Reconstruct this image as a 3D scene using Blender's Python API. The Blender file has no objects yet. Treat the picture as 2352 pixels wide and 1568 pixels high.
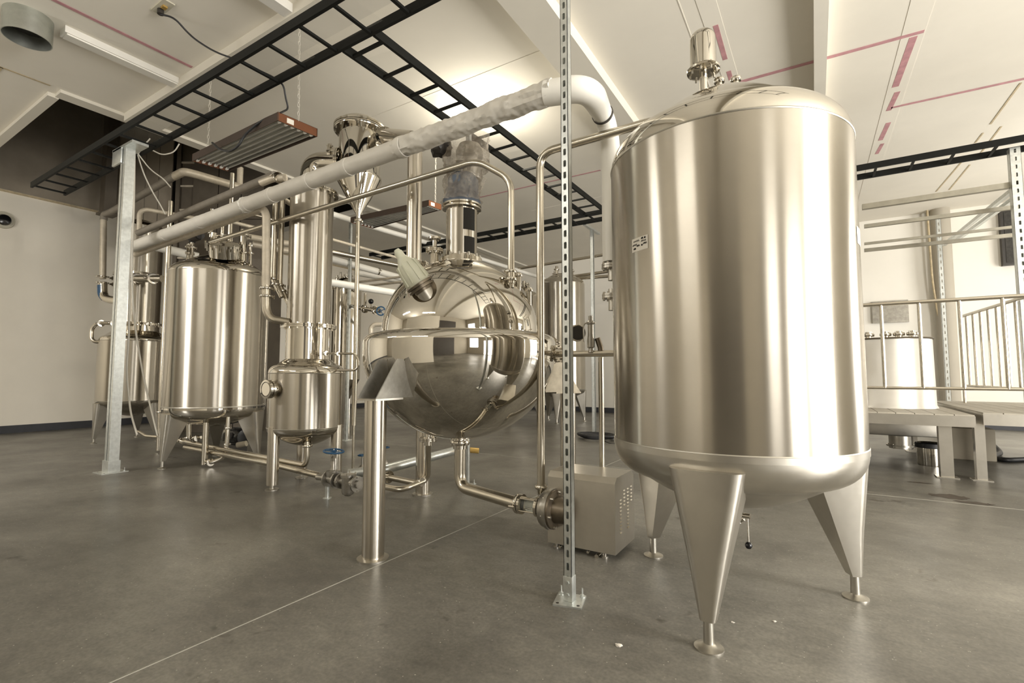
import bpy, bmesh, math, random
from mathutils import Vector, Matrix, noise
random.seed(7)
R_ = math.radians
sc = bpy.context.scene
COL = sc.collection
# ------------------------------------------------------------------ camera, world, lights, exposure
F, CX, CY, PITCH, YAW, EYE = 1121., 1176., 784., math.atan(75 / 1121.), R_(31.8), 1.15
cam_d = bpy.data.cameras.new('camera'); cam = bpy.data.objects.new('camera', cam_d); COL.objects.link(cam)
cam.location = (0, 0, EYE); cam.rotation_euler = (math.pi / 2 + PITCH, 0, YAW)
cam_d.sensor_width = 36; cam_d.lens = 36 * F / 2352; cam_d.clip_start = .05
sc.camera = cam
sc.view_settings.view_transform = 'Standard'; sc.view_settings.look = 'None'
sc.view_settings.gamma = 1; sc.view_settings.use_curve_mapping = False
sc.view_settings.exposure = 0.54
w = bpy.data.worlds.new('daylight'); sc.world = w; w.use_nodes = True
w.node_tree.nodes['Background'].inputs[0].default_value = (1, .97, .91, 1)
w.node_tree.nodes['Background'].inputs[1].default_value = 1.6
sc.cycles.use_denoising = True
sc.cycles.max_bounces = 10; sc.cycles.diffuse_bounces = 5; sc.cycles.glossy_bounces = 6
sc.cycles.transparent_max_bounces = 12
sc.cycles.sample_clamp_indirect = 6

def area(name, loc, rot, sx, sy, power, col=(1, .965, .90)):
    d = bpy.data.lights.new(name, 'AREA'); d.shape = 'RECTANGLE'; d.size = sx; d.size_y = sy; d.energy = power; d.color = col
    o = bpy.data.objects.new(name, d); COL.objects.link(o); o.location = loc; o.rotation_euler = rot; return o
# daylight through the roll-up door opening in the right wall, and the openings in the wall behind the camera, with added fills
area('door_daylight', (6.55, 2.5, 2.0), (0, R_(90), 0), 3.7, 2.3, 620)
area('side_door_daylight', (6.55, -.6, 1.35), (0, R_(90), 0), 2.5, 1.9, 90)
area('right_wall_fill', (6.55, -4.0, 2.4), (0, R_(90), 0), 2.2, 2.2, 60)  # added window light, lifts the left wall
area('far_door_daylight', (6.55, 10.2, 2.2), (0, R_(90), 0), 3.0, 3.0, 200)
area('window_daylight_left', (-7.4, -5.95, 2.9), (R_(90), 0, 0), 1.4, 2.6, 130)
area('rear_fill', (-8.5, -2.6, 4.6), (0, 0, 0), 2.4, .3, 150)  # unseen fill without a fixture, brightens the left wall and floor
area('rear_right_fill', (-3.5, -4.0, 4.6), (0, 0, 0), 2.4, .3, 90)  # second added fill behind the camera
bulb_l = bpy.data.lights.new('bulb_glow', 'POINT'); bulb_l.energy = 75; bulb_l.color = (1, .93, .78); bulb_l.shadow_soft_size = .05
bo = bpy.data.objects.new('bulb_glow', bulb_l); COL.objects.link(bo); bo.location = (-3.70, 5.26, 4.50)

# ------------------------------------------------------------------ photo ray helpers (pixel -> point in the room)
def ray(px, py):
    u = (px - CX) / F; v = (CY - py) / F
    f = math.cos(PITCH) - v * math.sin(PITCH); z = math.sin(PITCH) + v * math.cos(PITCH)
    return Vector(((-math.sin(YAW) * f + math.cos(YAW) * u) / f, (math.cos(YAW) * f + math.sin(YAW) * u) / f, z / f))
def D(px, py, d):
    r = ray(px, py) * d; r.z += EYE; return r
def G(px, py, z=0.):
    r = ray(px, py); return r * ((z - EYE) / r.z) + Vector((0, 0, EYE))
def ZZ(py, x, y):
    return EYE + (-math.sin(YAW) * x + math.cos(YAW) * y) * ray(CX, py).z
def onX(px, py, X):
    r = ray(px, py); return r * (X / r.x) + Vector((0, 0, EYE))
def onY(px, py, Y):
    r = ray(px, py); return r * (Y / r.y) + Vector((0, 0, EYE))

# ------------------------------------------------------------------ materials
def new_mat(name):
    m = bpy.data.materials.new(name); m.use_nodes = True
    return m, m.node_tree, m.node_tree.nodes['Principled BSDF']
def noise_node(nt, scale, detail=4, rough=.6, vec=None, stretch=None):
    n = nt.nodes.new('ShaderNodeTexNoise'); n.inputs['Scale'].default_value = scale
    n.inputs['Detail'].default_value = detail; n.inputs['Roughness'].default_value = rough
    tc = nt.nodes.new('ShaderNodeTexCoord'); src = tc.outputs['Object']
    if stretch:
        mp = nt.nodes.new('ShaderNodeMapping'); mp.inputs['Scale'].default_value = stretch
        nt.links.new(src, mp.inputs[0]); src = mp.outputs[0]
    nt.links.new(src, n.inputs['Vector']); return n
def ramp(nt, src, stops):
    r = nt.nodes.new('ShaderNodeValToRGB'); e = r.color_ramp.elements
    while len(e) < len(stops): e.new(.5)
    for i, (p, c) in enumerate(stops):
        e[i].position = p; e[i].color = (*c, 1) if len(c) == 3 else c
    nt.links.new(src, r.inputs[0]); return r
def mat(name, col, rough=.5, metal=0., var=.08, scale=6, bump=0., bscale=40, emit=0., stretch=None, aniso=0., rvar=0., spec=None, coat=0.):
    m, nt, b = new_mat(name)
    n = noise_node(nt, scale, stretch=stretch)
    c0 = tuple(max(0, c * (1 - var)) for c in col); c1 = tuple(min(1, c * (1 + var)) for c in col)
    r = ramp(nt, n.outputs['Fac'], [(.3, c0), (.7, c1)]); nt.links.new(r.outputs[0], b.inputs['Base Color'])
    b.inputs['Roughness'].default_value = rough; b.inputs['Metallic'].default_value = metal
    if rvar:
        mr = nt.nodes.new('ShaderNodeMapRange'); mr.inputs[3].default_value = max(0, rough - rvar); mr.inputs[4].default_value = rough + rvar
        n2 = noise_node(nt, scale * 1.7); nt.links.new(n2.outputs['Fac'], mr.inputs[0]); nt.links.new(mr.outputs[0], b.inputs['Roughness'])
    if bump:
        bn = noise_node(nt, bscale, 0 if metal > .9 and rough < .33 else 3, stretch=stretch); bp = nt.nodes.new('ShaderNodeBump'); bp.inputs['Strength'].default_value = bump
        bp.inputs['Distance'].default_value = .01
        nt.links.new(bn.outputs['Fac'], bp.inputs['Height']); nt.links.new(bp.outputs[0], b.inputs['Normal'])
    if aniso:
        b.inputs['Anisotropic'].default_value = aniso; b.inputs['Anisotropic Rotation'].default_value = .25
        t = nt.nodes.new('ShaderNodeTangent'); t.direction_type = 'RADIAL'; t.axis = 'Z'
        nt.links.new(t.outputs[0], b.inputs['Tangent'])
    if emit:
        b.inputs['Emission Color'].default_value = (*col, 1); b.inputs['Emission Strength'].default_value = emit
    if spec is not None: b.inputs['Specular IOR Level'].default_value = spec
    if coat: b.inputs['Coat Weight'].default_value = coat; b.inputs['Coat Roughness'].default_value = .12
    return m
M = {}
ST = (.485, .45, .39)
M['brushed'] = mat('brushed steel', ST, .25, 1, .05, 3, aniso=.92, bump=.05, bscale=1.1)
M['polished'] = mat('polished steel', (.63, .595, .53), .06, 1, .03, 4, bump=.05, bscale=2)
M['mirror'] = mat('mirror steel', (.64, .61, .55), .035, 1, .02, 2, bump=.03, bscale=1.5)
M['satin'] = mat('satin steel pipe', (.60, .555, .47), .22, 1, .06, 8)
M['dull'] = mat('dull steel', (.50, .475, .42), .36, 1, .10, 5, bump=.05, bscale=20)
M['gusset'] = mat('scratched gusset plate', (.30, .285, .25), .5, .7, .25, 9, bump=.05, bscale=20)
M['sheet'] = mat('brushed steel sheet', (.60, .57, .51), .32, 1, .06, 6, bump=.03, bscale=30)
M['raildark'] = mat('weathered steel rail', (.34, .32, .265), .42, .9, .1, 8)
M['darksteel'] = mat('dark oxidised steel', (.20, .17, .13), .38, 1, .15, 9)
M['galv'] = mat('galvanised steel', (.60, .62, .60), .36, .85, .12, 26, bump=.04, bscale=40)
M['black'] = mat('black powder coated steel', (.006, .0065, .0055), .6, .0, .2, 10, spec=.2)
M['rubber'] = mat('black rubber', (.013, .013, .014), .5, 0, .2, 10)
M['knob'] = mat('black glossy plastic', (.008, .008, .009), .15, 0, .1, 5)
M['insul'] = mat('white insulation jacket', (.66, .63, .57), .55, 0, .05, 5, bump=.35, bscale=9)
M['whitepipe'] = mat('white plastic pipe', (.80, .78, .72), .35, 0, .03, 4)
M['beigepipe'] = mat('dusty film wrapped pipe', (.56, .50, .40), .45, .25, .12, 12, bump=.1, bscale=50)
M['greypipe'] = mat('grey foam pipe insulation', (.22, .195, .16), .55, 0, .12, 10, bump=.1, bscale=30)
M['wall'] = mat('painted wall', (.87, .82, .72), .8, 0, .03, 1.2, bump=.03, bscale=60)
M['wallr'] = mat('painted back wall', (.86, .83, .76), .8, 0, .02, 1.2, bump=.03, bscale=60)
M['wallfar'] = mat('darkened tan wall', (.42, .385, .32), .8, 0, .04, 1.2)  # unseen walls darkened so steel mirrors less light; plain tan on duct casing
M['rolldoor'] = mat('dark bronze roll-up door', (.045, .038, .03), .6, 0, .1, 2)
M['ceil'] = mat('painted ceiling board', (.79, .75, .665), .85, 0, .04, .8, bump=.02, bscale=60)
M['beam'] = mat('painted beam boxing', (.70, .665, .585), .8, 0, .03, 1.5)
M['brownwall'] = mat('shade-toned brown panel', (.30, .26, .205), .75, 0, .12, 2, bump=.05, bscale=20)  # dimness of the ceiling opening put into the upper wall's colour
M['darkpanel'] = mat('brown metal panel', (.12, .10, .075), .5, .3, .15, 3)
M['darkvoid'] = mat('dark recess lining', (.02, .018, .015), .8, 0, .1, 3)
M['base'] = mat('dark vinyl baseboard', (.045, .047, .055), .5, 0, .1, 8)
M['pink'] = mat('pink joint tape', (.52, .27, .29), .7, 0, .18, 9)
M['putty'] = mat('yellowed sealant', (.52, .43, .28), .8, 0, .2, 14)
M['blue'] = mat('blue painted iron', (.012, .075, .17), .35, 0, .15, 12)
M['bluecap'] = mat('blue grey motor paint', (.12, .15, .20), .5, 0, .2, 14)
M['castsilver'] = mat('silver painted casting', (.38, .36, .32), .3, .85, .2, 14, bump=.06, bscale=50)
M['brown'] = mat('copper brown enamel', (.17, .062, .025), .38, .2, .12, 6)
M['brownd'] = mat('dark brown enamel side', (.055, .036, .026), .4, .1, .12, 6)
M['reflector'] = mat('aluminium reflector', (.50, .51, .48), .3, .8, .05, 8)
M['tube'] = mat('unlit fluorescent tube', (.36, .35, .32), .25, 0, .03, 8)
M['porcelain'] = mat('white lamp socket', (.75, .73, .68), .4, 0, .03, 8)
M['lampgreen'] = mat('pale green cast housing', (.58, .58, .46), .4, .0, .06, 8)
M['paper'] = mat('white paper', (.74, .70, .62), .7, 0, .02, 9)
M['ink'] = mat('black marker ink', (.01, .009, .008), .6, 0, .05, 9)
M['duct'] = mat('galvanised duct', (.50, .52, .48), .35, .9, .12, 9, bump=.05)
M['ivory'] = mat('ivory plastic', (.55, .52, .42), .6, 0, .05, 9)
M['wire'] = mat('translucent white tubing', (.60, .57, .50), .4, 0, .05, 9)
M['dark'] = mat('dark plastic', (.03, .026, .022), .45, 0, .15, 9)
M['charcoal'] = mat('charcoal acoustic mesh', (.045, .042, .037), .8, 0, .3, 30, bump=.3, bscale=80)
M['orange'] = mat('orange brass fitting', (.50, .33, .10), .4, .5, .1, 9)
M['card'] = mat('beige box', (.46, .41, .32), .7, 0, .05, 5)
M['plat'] = mat('worn deck board', (.36, .33, .275), .6, 0, .2, 3, stretch=(1, 14, 1), bump=.1)
M['rubble'] = mat('plaster chip', (.66, .62, .55), .9, 0, .1, 30)
M['seal'] = mat('joint sealant', (.36, .345, .30), .6, 0, .12, 12)
M['stain'] = mat('dried spill', (.05, .038, .027), .5, 0, .3, 20)
m, nt, b = new_mat('sight glass'); b.inputs['Roughness'].default_value = .03; b.inputs['Transmission Weight'].default_value = .9; b.inputs['Base Color'].default_value = (.85, .9, .86, 1); M['glass'] = m
n = noise_node(nt, 5); r = ramp(nt, n.outputs['Fac'], [(.3, (.8, .86, .82)), (.7, (.88, .92, .88))]); nt.links.new(r.outputs[0], b.inputs['Base Color'])
# plastic wrap: crumpled glossy film
m, nt, b = new_mat('cling film'); b.inputs['Roughness'].default_value = .12; b.inputs['Alpha'].default_value = .42
n = noise_node(nt, 9, 6); r = ramp(nt, n.outputs['Fac'], [(.35, (.22, .17, .12)), (.65, (.72, .66, .56))]); nt.links.new(r.outputs[0], b.inputs['Base Color'])
bp = nt.nodes.new('ShaderNodeBump'); bp.inputs['Strength'].default_value = .9; bp.inputs['Distance'].default_value = .03
n2 = noise_node(nt, 22, 5); nt.links.new(n2.outputs['Fac'], bp.inputs['Height']); nt.links.new(bp.outputs[0], b.inputs['Normal']); M['film'] = m
m, nt, b = new_mat('thin clear film'); b.inputs['Roughness'].default_value = .1; b.inputs['Alpha'].default_value = .10
n = noise_node(nt, 9, 6, stretch=(1, 8, 1)); r = ramp(nt, n.outputs['Fac'], [(.35, (.7, .68, .6)), (.65, (.9, .88, .8))]); nt.links.new(r.outputs[0], b.inputs['Base Color'])
bp = nt.nodes.new('ShaderNodeBump'); bp.inputs['Strength'].default_value = .8; n2 = noise_node(nt, 6, 4, stretch=(1, 10, 1)); nt.links.new(n2.outputs['Fac'], bp.inputs['Height']); nt.links.new(bp.outputs[0], b.inputs['Normal']); M['film2'] = m
# bulb
m, nt, b = new_mat('lit bulb'); b.inputs['Emission Color'].default_value = (1, .9, .7, 1); b.inputs['Emission Strength'].default_value = 60; M['bulb'] = m
n = noise_node(nt, 5); r = ramp(nt, n.outputs['Fac'], [(.3, (.9, .85, .7)), (.7, (1, .95, .8))]); nt.links.new(r.outputs[0], b.inputs['Base Color'])
# concrete floor
m, nt, b = new_mat('sealed concrete'); M['floor'] = m
n1 = noise_node(nt, .8, 7, .62); r1 = ramp(nt, n1.outputs['Fac'], [(.33, (.092, .086, .073)), (.5, (.142, .134, .115)), (.68, (.205, .194, .168))])
n2 = noise_node(nt, 60, 3); r2 = ramp(nt, n2.outputs['Fac'], [(.3, (.80, .80, .80)), (.7, (1.18, 1.18, 1.18))])
mx = nt.nodes.new('ShaderNodeMix'); mx.data_type = 'RGBA'; mx.blend_type = 'MULTIPLY'; mx.inputs[0].default_value = 1
nt.links.new(r1.outputs[0], mx.inputs[6]); nt.links.new(r2.outputs[0], mx.inputs[7])
vo = nt.nodes.new('ShaderNodeTexVoronoi'); vo.inputs['Scale'].default_value = 30; tc = nt.nodes.new('ShaderNodeTexCoord'); nt.links.new(tc.outputs['Object'], vo.inputs['Vector'])
r3 = ramp(nt, vo.outputs['Distance'], [(0, (1, 1, 1)), (.075, (1, 1, 1)), (.10, (0, 0, 0))])
vo2 = ramp(nt, vo.outputs['Color'], [(.45, (0, 0, 0)), (.6, (1, 1, 1))])
mm = nt.nodes.new('ShaderNodeMath'); mm.operation = 'MULTIPLY'; nt.links.new(r3.outputs[0], mm.inputs[0]); nt.links.new(vo2.outputs[0], mm.inputs[1])
mx2 = nt.nodes.new('ShaderNodeMix'); mx2.data_type = 'RGBA'; nt.links.new(mm.outputs[0], mx2.inputs[0]); nt.links.new(mx.outputs[2], mx2.inputs[6]); mx2.inputs[7].default_value = (.42, .40, .34, 1)
ns = noise_node(nt, 2.6, 4, .75); rs = ramp(nt, ns.outputs['Fac'], [(.29, (.42, .38, .35)), (.36, (1, 1, 1))])
nk = noise_node(nt, 9, 6, .7, stretch=(1, 1.6, 1)); rk = ramp(nt, nk.outputs['Fac'], [(.3, (.74, .74, .74)), (.72, (1.22, 1.21, 1.18))])
ms = nt.nodes.new('ShaderNodeMix'); ms.data_type = 'RGBA'; ms.blend_type = 'MULTIPLY'; ms.inputs[0].default_value = .8
nt.links.new(rs.outputs[0], ms.inputs[6]); nt.links.new(rk.outputs[0], ms.inputs[7])
mf = nt.nodes.new('ShaderNodeMix'); mf.data_type = 'RGBA'; mf.blend_type = 'MULTIPLY'; mf.inputs[0].default_value = 1
nt.links.new(mx2.outputs[2], mf.inputs[6]); nt.links.new(ms.outputs[2], mf.inputs[7]); nt.links.new(mf.outputs[2], b.inputs['Base Color'])
n4 = noise_node(nt, 1.1, 2); r4 = ramp(nt, n4.outputs['Fac'], [(.3, (.30, .30, .30)), (.7, (.44, .44, .44))]); nt.links.new(r4.outputs[0], b.inputs['Roughness'])
bp = nt.nodes.new('ShaderNodeBump'); bp.inputs['Strength'].default_value = .06; bp.inputs['Distance'].default_value = .01; n5 = noise_node(nt, 14, 3); nt.links.new(n5.outputs['Fac'], bp.inputs['Height']); nt.links.new(bp.outputs[0], b.inputs['Normal'])

# ------------------------------------------------------------------ mesh builder
def wloc(o):
    v = Vector((0, 0, 0))
    while o: v += o.location; o = o.parent
    return v
def frame(a):
    a = a.normalized(); h = Vector((0, 0, 1)) if abs(a.z) < .9 else Vector((1, 0, 0))
    u = a.cross(h).normalized(); return u, a.cross(u).normalized(), a
def V(*a): return Vector(a) if len(a) > 1 else Vector(a[0])
class B:
    def __init__(s): s.bm = bmesh.new()
    def box(s, lo, hi, rz=0, bev=0, about=None):
        lo, hi = V(lo), V(hi); c = (lo + hi) / 2; r = bmesh.ops.create_cube(s.bm, size=1); vs = r['verts']
        for v in vs: v.co = Vector((v.co.x * (hi.x - lo.x), v.co.y * (hi.y - lo.y), v.co.z * (hi.z - lo.z)))
        if bev:
            es = list({e for v in vs for e in v.link_edges})
            rr = bmesh.ops.bevel(s.bm, geom=es, offset=bev, segments=2, affect='EDGES', profile=.6); vs = list({v for f in rr['faces'] for v in f.verts} | {v for v in vs if v.is_valid})
        m = Matrix.Rotation(rz, 3, 'Z')
        for v in vs: v.co = m @ v.co + c
        return s
    def bar(s, p, q, w, h, up=(0, 0, 1)):      # rectangular bar from p to q; h along up
        p, q, up = V(p), V(q), V(up); a = (q - p).normalized(); sd = a.cross(up)
        if sd.length < 1e-4: sd = a.cross(Vector((0, 1, 0)))
        sd.normalize(); up = sd.cross(a).normalized()
        vs = [s.bm.verts.new(e + sd * (w / 2 * i) + up * (h / 2 * j)) for e in (p, q) for i, j in ((-1, -1), (1, -1), (1, 1), (-1, 1))]
        for f in ((0, 3, 2, 1), (4, 5, 6, 7), (0, 1, 5, 4), (1, 2, 6, 5), (2, 3, 7, 6), (3, 0, 4, 7)): s.bm.faces.new([vs[i] for i in f])
        return s
    def lathe(s, prof, c=(0, 0, 0), axis=(0, 0, 1), seg=32):   # prof: (radius, height along axis)
        c = V(c); u, v, a = frame(V(axis)); rings = []
        for r, h in prof:
            if r < 1e-5: rings.append([s.bm.verts.new(c + a * h)])
            else: rings.append([s.bm.verts.new(c + a * h + (u * math.cos(t) + v * math.sin(t)) * r) for t in (2 * math.pi * i / seg for i in range(seg))])
        for A, Bq in zip(rings, rings[1:]):
            for i in range(seg):
                j = (i + 1) % seg
                if len(A) == 1 and len(Bq) == 1: continue
                if len(A) == 1: s.bm.faces.new((A[0], Bq[i], Bq[j]))
                elif len(Bq) == 1: s.bm.faces.new((A[i], Bq[0], A[j]))
                else: s.bm.faces.new((A[i], Bq[i], Bq[j], A[j]))
        return s
    def cyl(s, p, q, r, r2=None, seg=20):
        p, q = V(p), V(q); L = (q - p).length; r2 = r if r2 is None else r2
        return s.lathe([(0, 0), (r, 0), (r2, L), (0, L)], p, q - p, seg)
    def tube(s, pts, r, bend=0., seg=14, steps=6, caps=True, closed=False):
        pts = [V(p) for p in pts]; path = []
        if closed: path = pts
        else:
            path.append(pts[0])
            for a, b_, c in zip(pts, pts[1:], pts[2:]):
                d1 = (a - b_); d2 = (c - b_); k = min(bend, d1.length * .48, d2.length * .48)
                if k < 1e-4: path.append(b_); continue
                p0 = b_ + d1.normalized() * k; p2 = b_ + d2.normalized() * k
                for i in range(steps + 1):
                    t = i / steps; path.append(p0 * (1 - t) ** 2 + b_ * 2 * t * (1 - t) + p2 * t * t)
            path.append(pts[-1])
        n = len(path); rings = []; nrm = None
        for i, p in enumerate(path):
            if closed: t = (path[(i + 1) % n] - path[i - 1]).normalized()
            else: t = ((path[min(i + 1, n - 1)] - p).normalized() + (p - path[max(i - 1, 0)]).normalized()).normalized()
            if nrm is None: nrm = frame(t)[0]
            nrm = (nrm - t * nrm.dot(t)).normalized(); bn = t.cross(nrm)
            rr = r[i] if isinstance(r, (list, tuple)) else r
            rings.append([s.bm.verts.new(p + (nrm * math.cos(2 * math.pi * k / seg) + bn * math.sin(2 * math.pi * k / seg)) * rr) for k in range(seg)])
        for A, Bq in (zip(rings, rings[1:] + rings[:1]) if closed else zip(rings, rings[1:])):
            for k in range(seg): s.bm.faces.new((A[k], A[(k + 1) % seg], Bq[(k + 1) % seg], Bq[k]))
        if caps and not closed: s.bm.faces.new(rings[0][::-1]); s.bm.faces.new(rings[-1])
        return s
    def prism(s, poly, d):       # polygon of 3D points extruded by vector d
        d = V(d); A = [s.bm.verts.new(V(p)) for p in poly]; Bq = [s.bm.verts.new(V(p) + d) for p in poly]
        s.bm.faces.new(A[::-1]); s.bm.faces.new(Bq); n = len(A)
        for i in range(n): s.bm.faces.new((A[i], A[(i + 1) % n], Bq[(i + 1) % n], Bq[i]))
        return s
    def quad(s, *p): s.bm.faces.new([s.bm.verts.new(V(q)) for q in p]); return s
    def flange(s, c, axis, r, th=.02, nb=8, br=.008, rin=None):
        c = V(c); u, v, a = frame(V(axis)); s.lathe([(0, -th), (r, -th), (r, -.002), (r * .93, -.001), (r * .93, .001), (r, .002), (r, th), (0, th)], c, a, 28)
        for i in range(nb):
            t = 2 * math.pi * i / nb; p = c + (u * math.cos(t) + v * math.sin(t)) * r * .84
            s.cyl(p - a * (th + br * 1.3), p + a * (th + br * 1.3), br, seg=6)
        return s
    def clamp(s, c, axis, r, w=.012):
        c = V(c); u, v, a = frame(V(axis)); s.lathe([(0, -w), (r, -w), (r * 1.08, -w * .4), (r * 1.08, w * .4), (r, w), (0, w)], c, a, 20)
        k = u if abs(u.z) < .7 else v
        s.cyl(c + k * r * .95 - V(0, 0, .0), c + k * (r * 1.5), r * .18, seg=8); s.cyl(c + k * r * 1.45 - a * r * .35, c + k * r * 1.45 + a * r * .35, r * .12, seg=6)
        return s
    def blob(s, c, rx, ry, rz, amp=.15, sub=3, seed=0):
        r = bmesh.ops.create_icosphere(s.bm, subdivisions=sub, radius=1)
        for v in r['verts']:
            k = 1 + amp * noise.noise(v.co * 2.2 + Vector((seed, seed * 2, 0))) * 2
            v.co = Vector((v.co.x * rx * k, v.co.y * ry * k, v.co.z * rz * k)) + V(c)
        return s
    def build(s, name, m, parent=None, smooth=True, flip=True):
        if flip: bmesh.ops.recalc_face_normals(s.bm, faces=s.bm.faces)
        off = wloc(parent) if parent else Vector((0, 0, 0))
        if parent is None:
            off = Vector((0, 0, 0))
            xs = [v.co for v in s.bm.verts]
            mn = Vector([min(c[i] for c in xs) for i in range(3)]); mxx = Vector([max(c[i] for c in xs) for i in range(3)])
            off = Vector(((mn.x + mxx.x) / 2, (mn.y + mxx.y) / 2, mn.z))
        for v in s.bm.verts: v.co -= off
        for e in s.bm.edges:
            e.smooth = not (len(e.link_faces) == 2 and e.calc_face_angle(0) > R_(38))
        for f in s.bm.faces: f.smooth = smooth
        me = bpy.data.meshes.new(name); s.bm.to_mesh(me); s.bm.free(); me.materials.append(M[m] if isinstance(m, str) else m)
        o = bpy.data.objects.new(name, me); COL.objects.link(o)
        if parent: o.parent = parent
        else: o.location = off
        return o
def tag(o, label=None, cat=None, group=None, kind=None):
    if label: o['label'] = label
    if cat: o['category'] = cat
    if group: o['group'] = group
    if kind: o['kind'] = kind
    return o
def thing(name, loc, label, cat, group=None):
    o = bpy.data.objects.new(name, None); COL.objects.link(o); o.location = V(loc); o.empty_display_size = .1
    return tag(o, label, cat, group)
def struct(o): o['kind'] = 'structure'; return o
def copy_tree(o, parent=None):
    c = o.copy(); COL.objects.link(c)
    if parent: c.parent = parent
    for ch in list(o.children): copy_tree(ch, c)
    return c
def pipe(name, pts, r, label, m='satin', bend=.08, clamps=(), fl=(), cat='pipe', group=None, seg=14):
    """a pipe run; clamps / fl: (point, axis, radius) fittings carried by it"""
    if not clamps and not fl:
        return tag(B().tube(pts, r, bend, seg).build(name, m), label, cat, group)
    t = thing(name, pts[0], label, cat, group); B().tube(pts, r, bend, seg).build('run', m, t)
    for c, a, cr in clamps: B().clamp(c, a, cr).build('clamp', 'polished', t)
    for c, a, cr in fl: B().flange(c, a, cr, .012, 6, .006).build('flange', 'polished', t)
    return t
Z = V(0, 0, 1); X = V(1, 0, 0); Y = V(0, 1, 0)

# ================================================================== ROOM
HC, XL, XR, YB, YF, ZR = 4.75, -13.4, 6.6, 14.0, -6.0, 7.4
fl = struct(B().box((XL - .2, YF - .2, -.2), (XR + .2, YB + .2, 0)).build('floor', 'floor'))
B().box((-2.284, YF, -.002), (-2.277, YB, .001)).build('joint_sealant', 'seal', fl)
B().box((XL, 5.875, -.002), (XR, 5.885, .0012)).build('joint_sealant', 'seal', fl)
B().box((XL, -1.0, -.002), (XR, -.99, .0012)).build('joint_sealant', 'seal', fl)
# ceiling with the opening over the left side (X < -8.1, Y > 2.05)
ce = struct(B().box((-8.1, YF, HC), (XR, YB, HC + .12)).build('ceiling', 'ceil'))
B().box((XL, YF, HC), (-8.1, 2.05, HC + .12)).build('ceiling_board', 'ceil', ce)
B().box((XL, 7.3, HC), (-8.1, YB, HC + .12)).build('ceiling_board', 'ceil', ce)
for y0, y1 in ((-6, -2.0), (-1.98, 2.0)):
    pass
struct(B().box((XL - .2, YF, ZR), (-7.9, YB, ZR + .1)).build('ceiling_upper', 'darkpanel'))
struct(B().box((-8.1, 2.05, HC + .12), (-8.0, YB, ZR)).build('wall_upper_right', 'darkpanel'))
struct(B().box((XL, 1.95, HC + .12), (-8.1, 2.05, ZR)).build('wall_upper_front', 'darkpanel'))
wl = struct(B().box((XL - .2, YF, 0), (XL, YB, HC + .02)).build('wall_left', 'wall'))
struct(B().box((XL - .2, YF, HC + .02), (XL, YB, ZR)).build('wall_left_upper', 'brownwall'))  # darker than the wall below: the opening's shade, held in colour
struct(B().box((XL, 1.0, HC - .03), (XL + .03, YB, HC + .01)).build('trim_1', 'putty'))
struct(B().box((XL, YB, 0), (XR, YB + .2, ZR)).build('wall_back', 'wallr'))
struct(B().box((XL, YF, 0), (XL + .015, YB, .15)).build('baseboard_left', 'base'))
struct(B().box((XL, YB - .015, 0), (XR, YB, .15)).build('baseboard_back', 'base'))
# right wall with two roll-up door openings and an added fill window
def wall_with_holes_x(name, x0, x1, ya, yb, holes, m):
    b_ = B(); cur = ya
    for h0, h1, z0, z1 in holes:
        b_.box((x0, cur, 0), (x1, h0, HC)); b_.box((x0, h0, z1), (x1, h1, HC))
        if z0 > 0: b_.box((x0, h0, 0), (x1, h1, z0))
        cur = h1
    b_.box((x0, cur, 0), (x1, yb, HC)); return struct(b_.build(name, m))
wall_with_holes_x('wall_right', XR, XR + .2, YF, 4.31, [(-5.1, -2.9, 1.3, 3.5), (-1.6, .4, 0, 2.6), (1.3, 3.7, 0, 3.9)], 'wallfar')  # near half in the darkened tone, for what the tank mirrors
wall_with_holes_x('wall_right', XR, XR + .2, 4.31, YB, [(8.7, 11.7, 0, 3.8)], 'wallr')  # far half of the same wall kept lighter, for the tank's pale edge
bw = B(); cur = XL
for h0, h1, z0, z1 in ((-8.1, -6.7, 1.6, 4.2),):
    bw.box((cur, YF - .2, 0), (h0, YF, HC)); bw.box((h0, YF - .2, z1), (h1, YF, HC))
    if z0 > 0: bw.box((h0, YF - .2, 0), (h1, YF, z0))
    cur = h1
bw.box((cur, YF - .2, 0), (XR, YF, HC)); struct(bw.build('wall_front', 'wallfar'))
rd = struct(B().box((-1.3, YF, 0), (3.0, YF + .04, 3.7)).build('door_1', 'rolldoor'))
for i in range(18): B().box((-1.28, YF + .04, .03 + i * .203), (2.98, YF + .055, .20 + i * .203)).build('slat', 'rolldoor', rd)
# low partition a little left of and behind the camera (it shows in the mirror vessel)
struct(B().box((-6.4, -1.75, 0), (-1.6, -1.6, 3.1)).build('wall_partition', 'wall'))
# boxed beams
struct(B().box((-2.39, YF, 4.61), (-2.0, YB, HC)).build('trim_2', 'beam'))
struct(B().box((.11, YF, 4.60), (.23, YB, HC)).build('trim_3', 'beam'))
struct(B().box((-8.0, 2.72, 4.64), (-2.39, 3.12, HC)).build('trim_4', 'beam'))
struct(B().box((-8.20, 2.05, 4.71), (-8.0, YB, HC + .12)).build('trim_5', 'beam'))
struct(B().box((XL, 1.98, 4.70), (-8.20, 2.09, HC + .12)).build('trim_6', 'beam'))
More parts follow.
